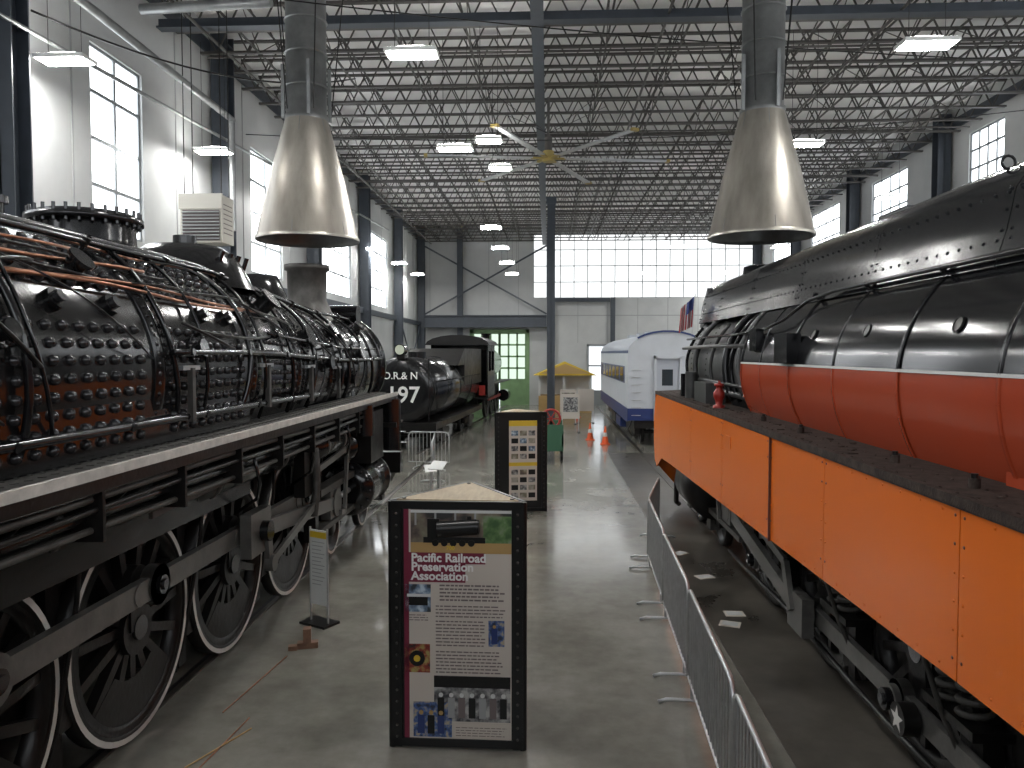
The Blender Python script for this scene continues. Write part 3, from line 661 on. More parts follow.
R.bx(2.62,2.95,12.9,13.9,2.66,3.0,SMOKEB); R.cyl((2.7,14.6,2.66),(2.7,14.6,3.15),.12,n=16,mt=SMOKEB); R.cyl((2.7,15.2,2.66),(2.7,15.2,3.1),.1,n=16,mt=BLKJ)
R.lathe([(2.66,.09),(2.70,.09),(2.71,.05),(2.78,.06),(2.83,.085),(2.90,.085),(2.95,.05),(2.99,.05),(3.0,.075),(3.03,.075),(3.04,.02),(3.08,.02)],(2.62,11.9,0),'Z',REDP,18)
xs=2.38
R.bx(xs-.01,3.0,-2,17.0,2.60,2.66,LEDGE); R.bx(xs-.02,xs+.03,-2,17.0,2.615,2.675,LEDGE)
y=-1.9
while y<17: 
    R.rivet((xs+.07,y,2.66),(0,0,1),.014,.012,LEDGE); R.rivet((xs+.3,y+.1,2.66),(0,0,1),.012,.012,LEDGE); y+=.2
for y in(3.35,4.1,4.9,6.0,8.2,9.6): R.cyl((2.66,y,2.66),(2.66,y,2.72),.035,n=12,mt=LEDGE); R.cyl((2.66,y,2.72),(2.66,y,2.75),.022,n=8,mt=BLKD)
for i in range(40): R.box((random.uniform(2.45,2.85),random.uniform(2,14),2.665),(random.uniform(.02,.06),random.uniform(.02,.1),.012),LEDGE,Matrix.Rotation(random.random()*3,3,'Z'))
zb=lambda y: 1.585-.022*max(0,y-4)
js=[-2,.5,2.6,4.55,6.75,8.36,10.6,12.9,15.0]
for i,(a,c) in enumerate(zip(js,js[1:])):
    x=xs if a>=8 else xs+.015
    R.prism([(x,a+.006,2.61),(x,c-.006,2.61),(x,c-.006,zb(c)),(x,a+.006,zb(a))],(.02,0,0),ORANGE)
    for q in(a+.05,c-.05):
        z=1.7
        while z<2.6: R.rivet((x,q,z),(-1,0,0),.011,.007,SKJ if int(z*10)%2 else ORANGE); z+=.17
    y=a+.2
    while y<c-.1:
        R.rivet((x,y,zb(y)+.05),(-1,0,0),.011,.007,ORANGE); R.rivet((x,y,2.56),(-1,0,0),.011,.007,ORANGE); y+=.28
R.bx(xs+.04,xs+.06,-2,16.9,1.7,2.6,BLKD)
R.prism([(xs,15.006,2.61),(xs,16.9,2.61),(xs,17.2,2.45),(xs,17.35,2.1),(xs,17.35,1.6),(xs,17.2,1.15),(xs,16.9,1.02),(xs,16.6,1.15),(xs,16.2,1.3),(xs,15.006,zb(15))],(.02,0,0),ORANGE)
R.bx(xs-.01,xs+.03,8.325,8.345,zb(8)-.02,2.61,SKJ)
for y,z in((10.1,2.25),): R.bx(xs-.008,xs,y,y+.25,z,z+.16,ORANGE)
R.prism([(xs,17.2,2.6),(cx-.9,17.9,2.6),(cx+.9,17.9,2.6),(2*cx-xs,17.2,2.6),(2*cx-xs,16.9,2.6),(xs,16.9,2.6)],(0,0,.06),LEDGE)
vs=[(xs,17.2,2.6),(cx-.9,17.9,2.6),(cx+.9,17.9,2.6),(2*cx-xs,17.2,2.6),(xs,17.2,1.1),(cx-.9,18.1,.3),(cx+.9,18.1,.3),(2*cx-xs,17.2,1.1)]
R.add(vs,[(0,1,5,4),(1,2,6,5),(2,3,7,6)],ORANGE)
xq=2*cx-xs
R.prism([(xq,-2,2.61),(xq,17,2.61),(xq,17,1.3),(xq,-2,1.58)],(-.02,0,0),ORANGE); R.bx(cx+1,xq,-2,17,2.6,2.66,LEDGE)
for s in(-1,1): R.bx(cx+s*.5,cx+s*.66,-2,16.8,.7,1.4,BLKD)
R.bx(cx-.5,cx+.5,-1,12.5,1.2,2.5,BLKD); R.bx(cx-1.0,cx-.9,-2,13,1.9,2.6,BLKD)
RW=[4.35,6.5,8.65,10.8]; pins=[]
for y in RW:
    for s in(-1,1):
        p=driver(R,cx,y,1.0,s,-pi/2-.15,False)
        if s<0: pins.append(p)
xr=cx-1.05
for p,q in zip(pins,pins[1:]): rod(R,xr,p,q,.17,.07,ROD,.16)
for p in pins:
    R.cyl((xr,p[0],p[1]),(xr-.1,p[0],p[1]),.12,n=18,mt=ROD); R.cyl((xr-.1,p[0],p[1]),(xr-.16,p[0],p[1]),.09,n=12,mt=BLK); R.cyl((xr-.16,p[0],p[1]),(xr-.18,p[0],p[1]),.05,n=6,mt=BOLTM)
sp=pins[1]
st=[(xr-.185,sp[0]-.32+(.11 if k%2==0 else .045)*math.sin(pi*k/5),sp[1]-.02+(.11 if k%2==0 else .045)*math.cos(pi*k/5)) for k in range(10)]
R.cyl((xr-.05,sp[0]-.32,sp[1]-.02),(xr-.18,sp[0]-.32,sp[1]-.02),.13,n=16,mt=BLKD)
for k in range(10): R.add([(xr-.187,sp[0]-.32,sp[1]-.02),st[k],st[(k+1)%10]],[(0,1,2)],WSTRIPE)
mx=xr-.14; cr=(12.0,1.1)
rod(R,mx,pins[2],cr,.2,.08,ROD,.22); R.box((mx,pins[2][0],pins[2][1]),(.13,.5,.42),ROD)
R.bx(mx-.05,mx+.12,11.7,12.3,.88,1.32,ROD); R.bx(mx-.06,mx+.14,11.1,13.3,1.34,1.45,GRIME); R.bx(mx-.06,mx+.14,11.1,13.3,.78,.86,GRIME)
R.lathe([(13.2,.001),(13.2,.3),(13.24,.46),(14.7,.46),(14.75,.3),(14.77,.001)],(mx+.07,0,1.1),'Y',BLKD,30)
R.bx(mx+.1,cx,13.4,14.6,.8,2.3,BLKD); R.cyl((mx+.14,13.0,1.8),(mx+.14,15,1.8),.27,n=24,mt=BLKD)
vx=mx-.08
R.bar((vx,8.65,.62),(vx,8.9,1.1),.06,.13,ROD); R.bar((vx,8.9,1.1),(vx,10.7,1.35),.04,.1,ROD); R.tube([(vx,10.6,1.15),(vx,10.75,1.5),(vx,10.7,2.0)],.06,GRIME,8)
R.bar((vx,10.7,1.8),(vx,12.6,1.85),.04,.08,ROD); R.bar((vx,12.6,1.9),(vx,12.3,.85),.05,.09,ROD)
def spring(x,y,z0,z1,rr,turns,m=BLKD):
    N=turns*12; R.tube([(x+rr*math.cos(2*pi*i/12),y+rr*math.sin(2*pi*i/12),z0+(z1-z0)*i/N) for i in range(N+1)],.026,m,6)
for y in(7.6,9.75,5.4):
    spring(cx-1.02,y,.95,1.5,.11,6,GRIME); spring(cx-1.02,y+.28,.95,1.5,.11,6,GRIME); R.bx(cx-1.15,cx-.8,y-.2,y+.5,.88,.95,BLKD); R.bx(cx-1.0,cx-.85,y-.06,y+.1,.3,1.5,BLKD)
    R.bar((cx-1.0,y+.15,1.6),(cx-.95,y+.25,.35),.07,.12,GRIME)
for z,x in((1.75,2.62),(1.62,2.75),(1.5,2.55),(.32,2.95),(1.4,2.7)): R.tube([(x,-1.5+i,z+.03*math.sin(i*1.3)) for i in range(15)],.03,BLKD,7)
for y in(3.2,5.5,7.5,9.7,11.6): R.tube([(2.7,y,1.75),(2.72,y+.1,1.3),(2.85,y+.1,.9),(3.05,y-.05,.35)],.022,GRIME,6)
for y in(14,16.0):
    for s in(1,-1): smallwheel(R,cx,y,.46,s)
R.bx(cx-.98,cx-.86,13.6,16.5,.42,.72,BLKD)
for y in(14,16): R.bx(cx-1.08,cx-.9,y-.14,y+.14,.32,.64,GRIME); spring(cx-1.0,y+.35,.7,1.1,.09,4)
R.tube([(2.6,15.2,1.35),(2.55,15.3,.9),(2.6,15.6,.5),(2.7,15.9,.4)],.05,BLKD,8)
for y in(-1.2,1.4):
    for s in(1,-1): smallwheel(R,cx,y,.55,s)
R.bx(cx-1.15,cx-.95,-2,2.4,.4,.95,BLKD)
R.torus((2.78,5.15,.46),'Z',.1,.02,REDP,18,6); R.torus((2.78,5.15,.38),'Z',.06,.02,REDP,14,6); R.cyl((2.78,5.15,.25),(2.78,5.15,.48),.03,n=8,mt=REDP); R.cyl((2.78,5.0,.22),(2.78,5.5,.22),.06,n=10,mt=BLKD); R.bx(2.74,3.0,5.1,5.5,.1,.3,BLKD)
R.bx(cx-1.6,cx-1.55,-5,-2,1.6,3.36,ORANGE); R.bx(cx-1.6,cx-1.55,-5,-4.3,3.36,4.3,BLKJ); R.bx(cx-1.6,cx-1.55,-2.4,-2,3.36,4.3,BLKJ); R.bx(cx-1.58,cx-1.57,-4.3,-2.4,3.36,4.1,DARKG);R.bx(cx-1.6,cx-1.55,-5,-2,4.1,4.4,BLKJ)
R.bx(cx+1.55,cx+1.6,-5,-2,1.6,4.4,BLKJ); R.bx(cx-1.6,cx+1.6,-2.05,-2,1.6,4.4,BLKJ); R.bx(cx-1.6,cx+1.6,-5,-2,1.5,1.6,BLKD)
R.prism([(cx-1.6,-5,4.4),(cx+1.6,-5,4.4),(cx+1.0,-5,4.85),(cx,-5,5.0),(cx-1.0,-5,4.85)],(0,3,0),BLKJ)
R.obj('steam_locomotive_orange')
F=B(); FR=mat('flag_red',(0.40,0.03,0.04),.6); FW=mat('flag_white',(0.6,0.58,0.56),.6); FB=mat('flag_blue',(0.03,0.05,0.2),.6)
fx,fy=3.05,16.5
F.cyl((fx,fy,3.9),(fx+.06,fy,4.75),.012,n=8,mt=STEEL)
for i in range(13):
    m=FR if i%2==0 else FW
    x0=fx-.0-.022*i; x1=x0-.022
    y0=fy+.05*math.sin(i*.9); y1=fy+.05*math.sin((i+1)*.9)
    F.add([(x0+.04,y0,4.7-.02*i),(x1+.04,y1,4.7-.02*(i+1)),(x1,y1,4.05-.01*i),(x0,y0,4.05-.01*i)],[(0,1,2,3)],m)
    if i<7: F.add([(x0+.04,y0-.004,4.7-.02*i),(x1+.04,y1-.004,4.7-.02*(i+1)),(x1+.02,y1-.004,4.42-.02*i),(x0+.02,y0-.004,4.42-.02*i)],[(0,1,2,3)],FB)
F.obj('american_flag')
# ------------------------------------------------------------------ far left black engine + tender
M=T(-5.2,27,0)@rotz(-4.0)
E=B(M)
E.lathe([(0,.001),(-.02,.8),(.0,1.12),(.06,1.2),(10,1.2),(10.05,1.1),(10.05,.001)],(0,0,2.15),'Y',BLK,48)
for y in(.12,2.6,5.2,7.8): E.lathe([(y-.04,1.2),(y-.04,1.212),(y+.04,1.212),(y+.04,1.2)],(0,0,2.15),'Y',BLK,48)
for k in range(40): a=2*pi*k/40; E.rivet((1.12*math.cos(a),0,2.15+1.12*math.sin(a)),(0,-1,0),.02,.02,BLK)
E.bx(-1.25,1.25,.1,10.6,.78,1.0,BLKD); E.bx(-1.3,1.3,-.15,.05,.75,1.05,BLKD)
E.bx(-1.2,1.2,6.0,10.6,2.1,3.7,BLKD); E.prism([(-1.2,4.5,3.0),(-1.2,6,3.0),(-1.2,6,3.7)],(2.4,0,0),BLKD)
E.cyl((0,2.4,3.3),(0,2.4,3.55),.35,n=24,mt=BLK)
E.cyl((.0,-.15,3.62),(.0,.25,3.62),.2,n=24,mt=BLK); E.cyl((0,-.17,3.62),(0,-.15,3.62),.17,n=24,mt=LENS); E.bx(-.15,.15,-.05,.2,3.3,3.44,BLKD)
for x in(-1.0,1.0): E.cyl((x,.0,1.0),(x,0,3.3),.02,n=6,mt=BLK)
E.tube([(1.28,.1,1.5),(1.28,.1,2.6),(1.28,.3,2.7)],.015,BLK,6); 
for k in range(3): E.cyl((1.22,.3,1.1+.2*k),(1.42,.3,1.1+.2*k),.015,n=6,mt=BLK)
E.tube([(1.24,.5,2.5),(1.24,9.8,2.5)],.02,BLK,6)
for y in(1.3,3.1,7.2,9.0):
    for s in(1,-1): smallwheel(E,0,y,.42,s)
for y in(2.2,8.1): E.bx(.9,1.05,y-1.2,y+1.2,.4,.62,BLKD); E.bx(.92,1.1,y-.3,y+.3,.25,.75,GRIME)
E.text('O.R.& N',.36,T(-.02,-.03,2.58)@RX90,TEXTW,'CENTER',.004,.004)
E.text('197',.80,T(.08,-.03,1.76)@RX90,TEXTW,'CENTER',.012,.004,sx=1.0)
y0=11.2
for s in(1,-1):
    x=s*1.4
    E.bx(x-.04,x+.04,y0,y0+2.4,1.3,2.6,BLK); E.bx(x-.04,x+.04,y0,y0+.3,2.6,3.9,BLK); E.bx(x-.04,x+.04,y0+2.1,y0+2.4,2.6,3.9,BLK); E.bx(x-.04,x+.04,y0+1.1,y0+1.3,2.6,3.9,BLK); E.bx(x-.04,x+.04,y0,y0+2.4,3.6,3.95,BLK)
E.bx(-1.4,1.4,y0+2.35,y0+2.4,1.3,3.9,BLK); E.bx(-1.4,1.4,y0,y0+2.4,1.2,1.3,BLKD)
n=9; P=[(1.6*math.cos(pi*i/n),y0-.6,3.9+.5*math.sin(pi*i/n)) for i in range(n+1)]; E.prism(P,(0,3.2,0),BLKD)
E.bx(1.0,1.3,y0-.05,y0,1.4,1.9,REDP)
E.lathe([(y0+2.4,.95),(y0+6,.9),(y0+9.6,.88),(y0+9.7,.6),(y0+9.72,.001)],(0,0,2.9),'Y',BLK,36)
E.lathe([(3.7,.4),(4.15,.36),(4.3,.2),(4.32,.001)],(0,y0+4.2,0),'Z',BLK,24); E.lathe([(3.7,.3),(4.3,.22),(4.6,.24),(4.62,.3),(4.7,.3)],(0,y0+8.9,0),'Z',BLK,24)
E.bx(.9,1.45,y0+2.4,y0+9.8,1.85,1.9,GRIME)
for y in(y0+3.4,y0+5.4,y0+7.4):
    for s in(1,-1): driver(E,0,y,.9,s,.5,False)
E.bx(.98,1.05,y0+3,y0+7.8,.95,1.1,REDP)
E.bx(-.6,.6,y0+2,y0+9.5,.8,2.2,BLKD); E.cyl((1.1,y0+8.5,.95),(1.1,y0+9.5,.95),.35,n=20,mt=BLK)
E.obj('vintage_steam_locomotive')
track('railway_track',0,-.6,24,M)
# ------------------------------------------------------------------ passenger car
C=B(); cx=4.4; w=1.45; y0,y1=28.6,43
def car_ring(y,z0=1.0,sc=1.0):
    P=[(-w,z0),(-w,3.55)]+[(-w*math.cos(a),3.55+.72*math.sin(a)) for a in [pi/12*i for i in range(1,12)]]+[(w,3.55),(w,z0)]
    return [(cx+x*sc,y,z) for x,z in P]
a=car_ring(y0);c=car_ring(y1);n=len(a)
C.add(a+c,[(0,1,n+1,n),(n-2,n-1,2*n-1,2*n-2)],CARW); C.add(a+c,[(i,i+1,n+i+1,n+i) for i in range(1,n-2)],CARR,True)
C.add(a,[tuple(range(n))],CARW); C.add(c,[tuple(reversed(range(n)))],CARW)
for s in(-1,1):
    x=cx+s*(w+.006)
    C.bx(x-.006,x+.006,y0,y1,.95,1.45,BLUE); C.bx(x-.006,x+.006,y0+1.2,y1,2.35,3.0,BLUE); C.bx(x-.01,x+.01,y0,y1,3.5,3.6,BLUE)
    y=y0+1.6
    while y<y1-1.5: C.bx(x-.012,x+.012,y,y+1.3,2.4,2.95,DARKG); y+=1.9
C.bx(cx-w,cx+w,y0-.012,y0,1.0,1.45,BLUE)
for k in range(3,10):
    aa=pi*k/13; bb2=pi*(k+1)/13
    C.bar((cx-(w+.02)*math.cos(aa),y0-.03,3.56+.75*math.sin(aa)),(cx-(w+.02)*math.cos(bb2),y0-.03,3.56+.75*math.sin(bb2)),.08,.07,BLUE)
C.bx(cx-.5,cx-.42,y0-.2,y0,1.0,3.4,CARW); C.bx(cx+.42,cx+.5,y0-.2,y0,1.0,3.4,CARW); C.bx(cx-.5,cx+.5,y0-.2,y0,3.3,3.42,CARW); C.bx(cx-.42,cx+.42,y0-.03,y0,1.0,3.3,CARR); C.bx(cx-.2,cx+.2,y0-.04,y0-.03,2.3,2.9,DARKG)
for k in range(7): C.cyl((cx-1.32,y0-.08,1.2+.28*k),(cx-.98,y0-.08,1.2+.28*k),.015,n=6,mt=STEEL)
C.bx(cx-.15,cx+.15,y0-.6,y0+.2,.75,.95,BLKD); C.bx(cx-1.2,cx+1.2,y0+.1,y1-.1,.7,1.0,BLKD)
C.bx(cx-1.3,cx-.7,y0+4.5,y0+6.5,.35,.75,BLUE); C.bx(cx-1.3,cx-.7,y0+7,y0+9,.35,.75,GRIME)
for yy in(y0+1.2,y0+3.6,y1-3.6,y1-1.2):
    for s in(1,-1): smallwheel(C,cx,yy,.45,s)
for yy in(y0+2.4,y1-2.4): C.bx(cx-1.1,cx-.9,yy-1.6,yy+1.6,.4,.7,BLKD)
for y in(31,34,38): C.bx(cx-.4,cx+.4,y,y+1.2,4.2,4.38,CARR)
C.tube([(cx-1.3,y0-.1,1.0),(cx-1.45,y0-.25,.7),(cx-1.3,y0-.3,.45)],.03,BLKD,6)
C.obj('passenger_car')
# ------------------------------------------------------------------ kiosks
PH1=photo('poster_photo_train',[(0.03,0.03,0.03),(0.13,0.10,0.08),(0.20,0.19,0.13),(0.34,0.32,0.28)],5)
PHG=photo('poster_photo_yard',[(0.05,0.11,0.04),(0.11,0.2,0.07),(0.2,0.26,0.16)],12)
PH2=photo('poster_photo_sky',[(0.03,0.04,0.05),(0.15,0.22,0.32),(0.5,0.6,0.68)],14)
PH3=photo('poster_photo_blue',[(0.02,0.03,0.06),(0.06,0.12,0.3),(0.4,0.35,0.25)],20)
PH4=photo('poster_photo_red',[(0.02,0.02,0.02),(0.25,0.03,0.02),(0.35,0.3,0.1)],18)
PH5=photo('poster_photo_grey',[(0.04,0.04,0.045),(0.2,0.2,0.2),(0.42,0.42,0.4)],16)
def kiosk_body(b,W=1.16,H=2.2,D=1.0):
    P=[(0,0),(W,0),(W/2,D)]
    for x,y in P: b.cyl((x,y,.0),(x,y,H),.035,n=10,mt=KB)
    for (xa,ya),(xb,yb) in((P[0],P[1]),(P[1],P[2]),(P[2],P[0])):
        d=Vector((xb-xa,yb-ya,0)); l=d.length; d.normalize(); nn=Vector((d.y,-d.x,0))
        q=Matrix((d,nn,Vector((0,0,1)))).transposed()
        mid=Vector((xa+xb,ya+yb,0))/2
        b.box(mid+Vector((0,0,H/2+.02)),(l,.025,H-.04),KB,q)
        for z in(.05,H-.03): b.box(mid+nn*.02+Vector((0,0,z)),(l,.03,.07),KB,q)
        for e in(-1,1):
            c0=mid+d*(e*(l/2-.045))+nn*.02
            b.box(c0+Vector((0,0,H/2)),(.085,.03,H-.02),KB,q)
            z=.1
            while z<H-.05: b.rivet(c0+nn*.015+Vector((0,0,z)),nn,.013,.012,GRIME); z+=.105
    b.prism([(P[0][0]+.04,P[0][1]+.02,H-.01),(P[1][0]-.04,P[1][1]+.02,H-.01),(P[2][0],P[2][1]-.04,H-.01)],(0,0,.02),WOOD)
    for x,y in((.1,.06),(W-.1,.06),(W/2,D-.14)): b.cyl((x,y,H),(x,y,H+.02),.02,n=8,mt=GRIME)
M=T(-1.375,6.68,0)@rotz(-1)
K=B(M); kiosk_body(K)
W,H=1.16,2.2
def U(px): return .11+(px-404)/108*.95
def V(py): return .075+(748-py)/243*2.06
def q(x0,y0,x1,y1,d,m): K.bx(U(x0),U(x1),-.016-d-.004,-.016-d,V(y1),V(y0),m)
q(404,505,512,748,0,PAPER); q(404,505,409,748,.004,MAROON)
q(411,505,512,551,.004,PH1); q(484,512,512,540,.0045,PHG); q(411,540,512,551,.0046,TAN); q(411,506,512,509,.0046,PLAC)
for k in range(4): q(415+20*k,509,417+20*k,522,.0047,SEAM)
K.cyl((U(438),-.024,V(526)),(U(478),-.024,V(523)),.07,n=14,mt=KB); K.cyl((U(476),-.030,V(523)),(U(480),-.030,V(523)),.06,n=18,mt=BLKD)
K.bx(U(428),U(440),-.034,-.024,V(537),V(515),KB); K.bx(U(424),U(486),-.033,-.024,V(540),V(534),KB); K.bx(U(468),U(472),-.032,-.022,V(517),V(512),KB)
for k in range(5): K.cyl((U(436+9*k),-.036,V(540)),(U(436+9*k),-.024,V(540)),.03,n=14,mt=BLKD)
K.text('700',.05,T(U(447),-.037,V(547))@RX90,YEL,'LEFT',0.001,.001)
q(409,550.5,486,562,.006,MAROON); q(409,561,466,571.5,.006,MAROON); q(409,571,466,581.5,.006,MAROON)
for s_,y_ in(('Pacific Railroad',559.8),('Preservation',569.3),('Association',578.9)):
    K.text(s_,.106,T(U(411.5),-.030,V(y_))@RX90,TEXTW,'LEFT',.0032,.001,sx=1.02)
q(405,584,431,613,.004,PH2); q(489,621,505,648,.004,PH3); q(404.5,647,430,677,.004,PH4); q(434,680,511,728,.004,PH5); q(413,708,452,745,.006,PH3)
q(409,596,428,606,.008,BLKD); q(407,594,431,597,.0085,PLAC)
K.cyl((U(417),-.03,V(662)),(U(417),-.022,V(662)),.07,n=18,mt=KB); K.cyl((U(417),-.032,V(662)),(U(417),-.026,V(662)),.03,n=14,mt=YEL)
K.bx(U(492),U(498),-.03,-.022,V(645),V(629),BLUE); K.cyl((U(495),-.03,V(627)),(U(495),-.022,V(627)),.015,n=10,mt=TAN)
q(434,680,511,692,.008,BLKD)
for k in range(7): x=441+k*10.5; K.bx(U(x-3.4),U(x+3.4),-.032,-.022,V(724),V(703),(KB,SEAM,TEXTD)[k%3]); K.cyl((U(x),-.032,V(700)),(U(x),-.022,V(700)),.02,n=10,mt=PLAC)
for k in range(3): x=421+k*10; K.bx(U(x-3.5),U(x+3.5),-.034,-.026,V(741),V(722),(BLUE,KB,BLUE)[k]); K.cyl((U(x),-.034,V(719)),(U(x),-.026,V(719)),.02,n=10,mt=TAN)
q(453,730,511,746,.006,PAPER)
def lines(x0,x1,y0,y1,step,h=.9):
    y=y0
    while y<y1:
        x=x0; end=x1-random.random()*7
        while x<end:
            l=random.uniform(2,7); q(x,y,min(x+l,end),y+h,.007,TEXTD); x+=l+1.1
        y+=step
lines(440,506,584,601,3.8,1.5)
lines(436,506,606,619,3.6,1.1); lines(436,486,622,650,3.6,1.1); lines(436,504,654,676,3.6,1.1); lines(409,430,616,622,2.6,.7); lines(456,508,734,745,2.8,.7); 
K.obj('information_kiosk')
M=T(-1.13,16.75,0)@rotz(10)
K=B(M); kiosk_body(K,1.1)
K.bx(.28,.9,-.03,-.02,.25,2.02,PAPER); K.bx(.28,.9,-.036,-.03,1.9,2.02,YEL); K.bx(.28,.9,-.036,-.03,1.02,1.1,YEL)
for i in range(3):
    for j in range(4): K.bx(.33+.19*i,.48+.19*i,-.038,-.03,1.18+.17*j,1.29+.17*j,(PH1,PH5,KB,PH2)[(i+j)%4])
for i in range(3):
    for j in range(4): K.bx(.33+.19*i,.48+.19*i,-.038,-.03,.32+.17*j,.43+.17*j,(PH5,KB,PH1)[(i*2+j)%3])
K.obj('information_kiosk')
# ------------------------------------------------------------------ crowd barriers
def barrier(p,qq,h=1.1):
    p=Vector((*p,0));qq=Vector((*qq,0)); d=(qq-p); l=d.length; d.normalize(); nn=Vector((-d.y,d.x,0)); b=B()
    Z=Vector((0,0,1)); a=p+d*.04; c=qq-d*.04
    b.tube([a+Z*.18,a+Z*(h-.12),a+d*.04+Z*(h-.03),a+d*.12+Z*h,c-d*.12+Z*h,c-d*.04+Z*(h-.03),c+Z*(h-.12),c+Z*.18],.021,STEEL,8)
    b.cyl(a+Z*.18,c+Z*.18,.017,n=8,mt=STEEL)
    n=int(l/.115)
    for i in range(1,n): q0=a+(c-a)*(i/n); b.cyl(q0+Z*.18,q0+Z*h,.01,n=6,mt=STEEL)
    for e in(a+d*.25,c-d*.25):
        b.cyl(e+Z*.18,e+Z*.03,.017,n=8,mt=STEEL); b.tube([e-nn*.33+Z*.012,e-nn*.25+Z*.04,e+nn*.25+Z*.04,e+nn*.33+Z*.012],.02,STEEL,8)
    b.obj('crowd_barrier')
barrier((1.22,3.2),(1.34,5.5)); barrier((1.35,5.54),(1.45,7.9)); barrier((1.46,7.94),(1.55,10.3)); barrier((1.56,10.34),(1.66,12.7)); barrier((1.68,12.78),(2.15,14.9))
barrier((-4.3,23.3),(-2.95,23.1)); barrier((-3.1,20.4),(-3.4,22.9))
b=B(T(-2.95,9.7,0)@rotz(-28)); b.bx(-.14,.14,-.01,.01,.25,1.22,PLAC); b.bx(-.14,.14,-.014,-.01,1.12,1.2,YEL); b.cyl((-.15,.0,0),(-.15,0,1.25),.014,n=8,mt=STEEL); b.cyl((.15,.0,0),(.15,0,1.25),.014,n=8,mt=STEEL); b.bx(-.22,.22,-.14,.14,0,.03,KB)
for k in range(12): b.bx(-.11,.11-.03*(k%3),-.0125,-.01,1.06-.05*k,1.07-.05*k,SEAM)
b.obj('placard_stand')
b=B(T(-2.85,8.9,0)@rotz(15)); b.bx(-.12,.12,-.05,.05,0,.07,BRICK); b.bx(-.05,.04,-.07,.04,.07,.24,BRICK); b.bx(-.22,-.12,-.08,.0,0,.05,BRICK); b.obj('wheel_chock')
b=B(T(-2.35,13.2,0)@rotz(20)); b.bx(-.22,.22,-.15,.15,0,.012,PAPER); b.bx(-.08,.08,-.08,.08,.012,.02,SEAM); b.obj('floor_notice')
b=B(T(-2.65,18.5,0)@rotz(-25)); b.bx(-.03,.03,-.03,.03,0,.7,STEEL); b.box((0,-.05,.78),(.4,.3,.02),PLAC,Matrix.Rotation(.6,3,'X')); b.bx(-.2,.2,-.15,.15,0,.02,KB); b.obj('lectern_sign')
b=B(T(-2.95,19.2,0)@rotz(20)); b.bx(-.02,.02,-.02,.02,0,.55,STEEL); b.box((0,-.05,.6),(.34,.26,.02),PLAC,Matrix.Rotation(.6,3,'X')); b.bx(-.17,.17,-.13,.13,0,.02,KB); b.obj('lectern_sign')
for i,(x,y) in enumerate(((2.35,9.9),(2.5,10.3),(2.45,12.0),(2.3,13.4))):
    b=B(T(x,y,0)@rotz(20*i-20)); b.bx(-.13,.13,-.1,.1,.005,.016,PAPER); b.bx(-.1,.1,-.07,.07,.016,.018,WALL); b.obj('paper_notice')
b=B(); b.cyl((-2.95,5.9,.012),(-2.85,7.1,.012),.006,n=6,mt=COPPER); b.cyl((-3.05,6.2,.012),(-2.75,6.9,.012),.006,n=6,mt=TAN); b.cyl((-3.15,7.2,.012),(-3.0,8.6,.012),.006,n=6,mt=COPPER); b.obj('copper_rod_bundle')
def cone(x,y):
    b=B(); b.bx(x-.18,x+.18,y-.18,y+.18,0,.03,CONEO); b.lathe([(.03,.14),(.3,.085)],(x,y,0),'Z',CONEO,20); b.lathe([(.3,.085),(.45,.06)],(x,y,0),'Z',PLAC,20); b.lathe([(.45,.06),(.68,.025),(.7,.001)],(x,y,0),'Z',CONEO,20); b.obj('traffic_cone')
cone(1.7,31); cone(2.2,29.6); cone(1.6,42)
b=B(T(.1,25.5,0)); b.bx(-.45,.4,-.9,.9,.35,.5,GREEN2); b.bx(-.45,.4,-.9,-.84,.5,1.2,GREEN2); b.bx(-.45,-.4,-.9,.9,.5,1.2,GREEN2); b.bx(.35,.4,-.9,.9,.5,.9,GREEN2); b.bx(-.45,.4,.84,.9,.5,1.2,GREEN2)
for x in(-.4,.35):
    for y in(-.65,.65): b.cyl((x-.04,y,.18),(x+.04,y,.18),.18,n=18,mt=KB)
b.cyl((-.0,-.2,.5),(0,-.2,1.3),.06,n=8,mt=KB); b.torus((0,-.3,1.35),'Y',.3,.04,REDP,24,8)
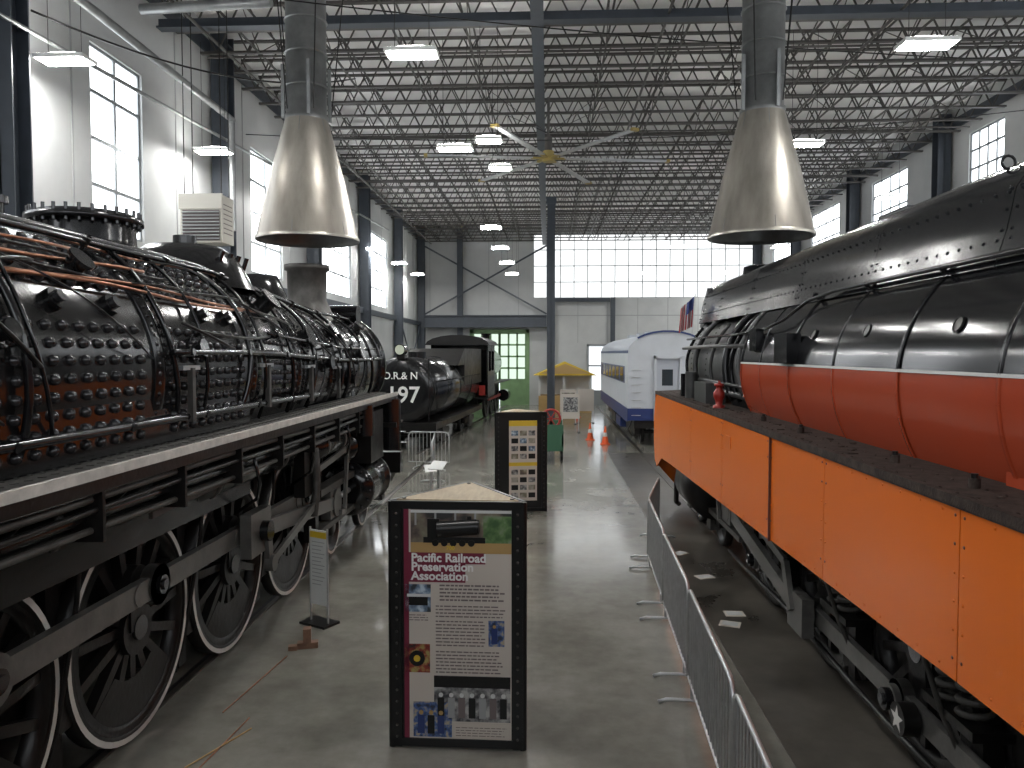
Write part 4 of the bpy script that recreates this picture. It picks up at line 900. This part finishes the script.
for k in range(3): a=pi*k/3; b.bar((.28*math.cos(a),-.3,1.35+.28*math.sin(a)),(-.28*math.cos(a),-.3,1.35-.28*math.sin(a)),.03,.04,REDP)
b.obj('green_tool_cart')
b=B(T(.95,46,0)); b.bx(-1.5,1.6,-.9,.9,0,1.0,TAN); 
for x in(-1.45,0,1.55): b.bx(x-.06,x+.06,-.9,-.8,1,2.2,PLAC); b.bx(x-.06,x+.06,.8,.9,1,2.2,PLAC)
b.prism([(-1.8,-1.2,2.2),(1.9,-1.2,2.2),(.05,-1.2,3.0)],(0,2.4,0),YEL); b.bx(-1.4,1.5,.7,.8,1,2.2,PLAC); b.prism([(-1.4,-1.22,2.3),(1.5,-1.22,2.3),(.05,-1.22,2.88)],(0,.03,0),TAN); b.obj('information_booth')
for x,y,c in((1.0,38,PH1),(1.9,38.6,PAPER),(1.0,34,PH5)):
    b=B(T(x,y,0)); b.bx(-.4,.4,-.02,.02,.6,1.7,PAPER); b.bx(-.32,.32,-.026,-.02,.9,1.55,c); b.bx(-.38,-.34,-.02,.02,0,.6,STEEL); b.bx(.34,.38,-.02,.02,0,.6,STEEL); b.bx(-.42,-.3,-.25,.25,0,.03,KB); b.bx(.3,.42,-.25,.25,0,.03,KB); b.obj('display_board')
for x in(2.2,2.5):
    b=B(); b.cyl((x,49,0),(x,49,1.1),.1,n=14,mt=YEL); b.lathe([(1.1,.1),(1.16,.06),(1.18,.001)],(x,49,0),'Z',YEL,14); b.obj('safety_bollard')
# ------------------------------------------------------------------ world, camera
w=bpy.data.worlds.new('World'); bpy.context.scene.world=w; w.use_nodes=True
w.node_tree.nodes['Background'].inputs[0].default_value=(.85,.9,1,1); w.node_tree.nodes['Background'].inputs[1].default_value=1.0
cam=bpy.data.cameras.new('camera'); co=bpy.data.objects.new('camera',cam); COL.objects.link(co)
co.location=(0,0,3.5); co.rotation_euler=(math.radians(90-2.3),0,math.radians(2.68)); cam.lens=27.03; cam.sensor_width=36; cam.clip_end=200
bpy.context.scene.camera=co
bpy.context.scene.view_settings.view_transform='Standard'
bpy.context.scene.view_settings.exposure=0.95
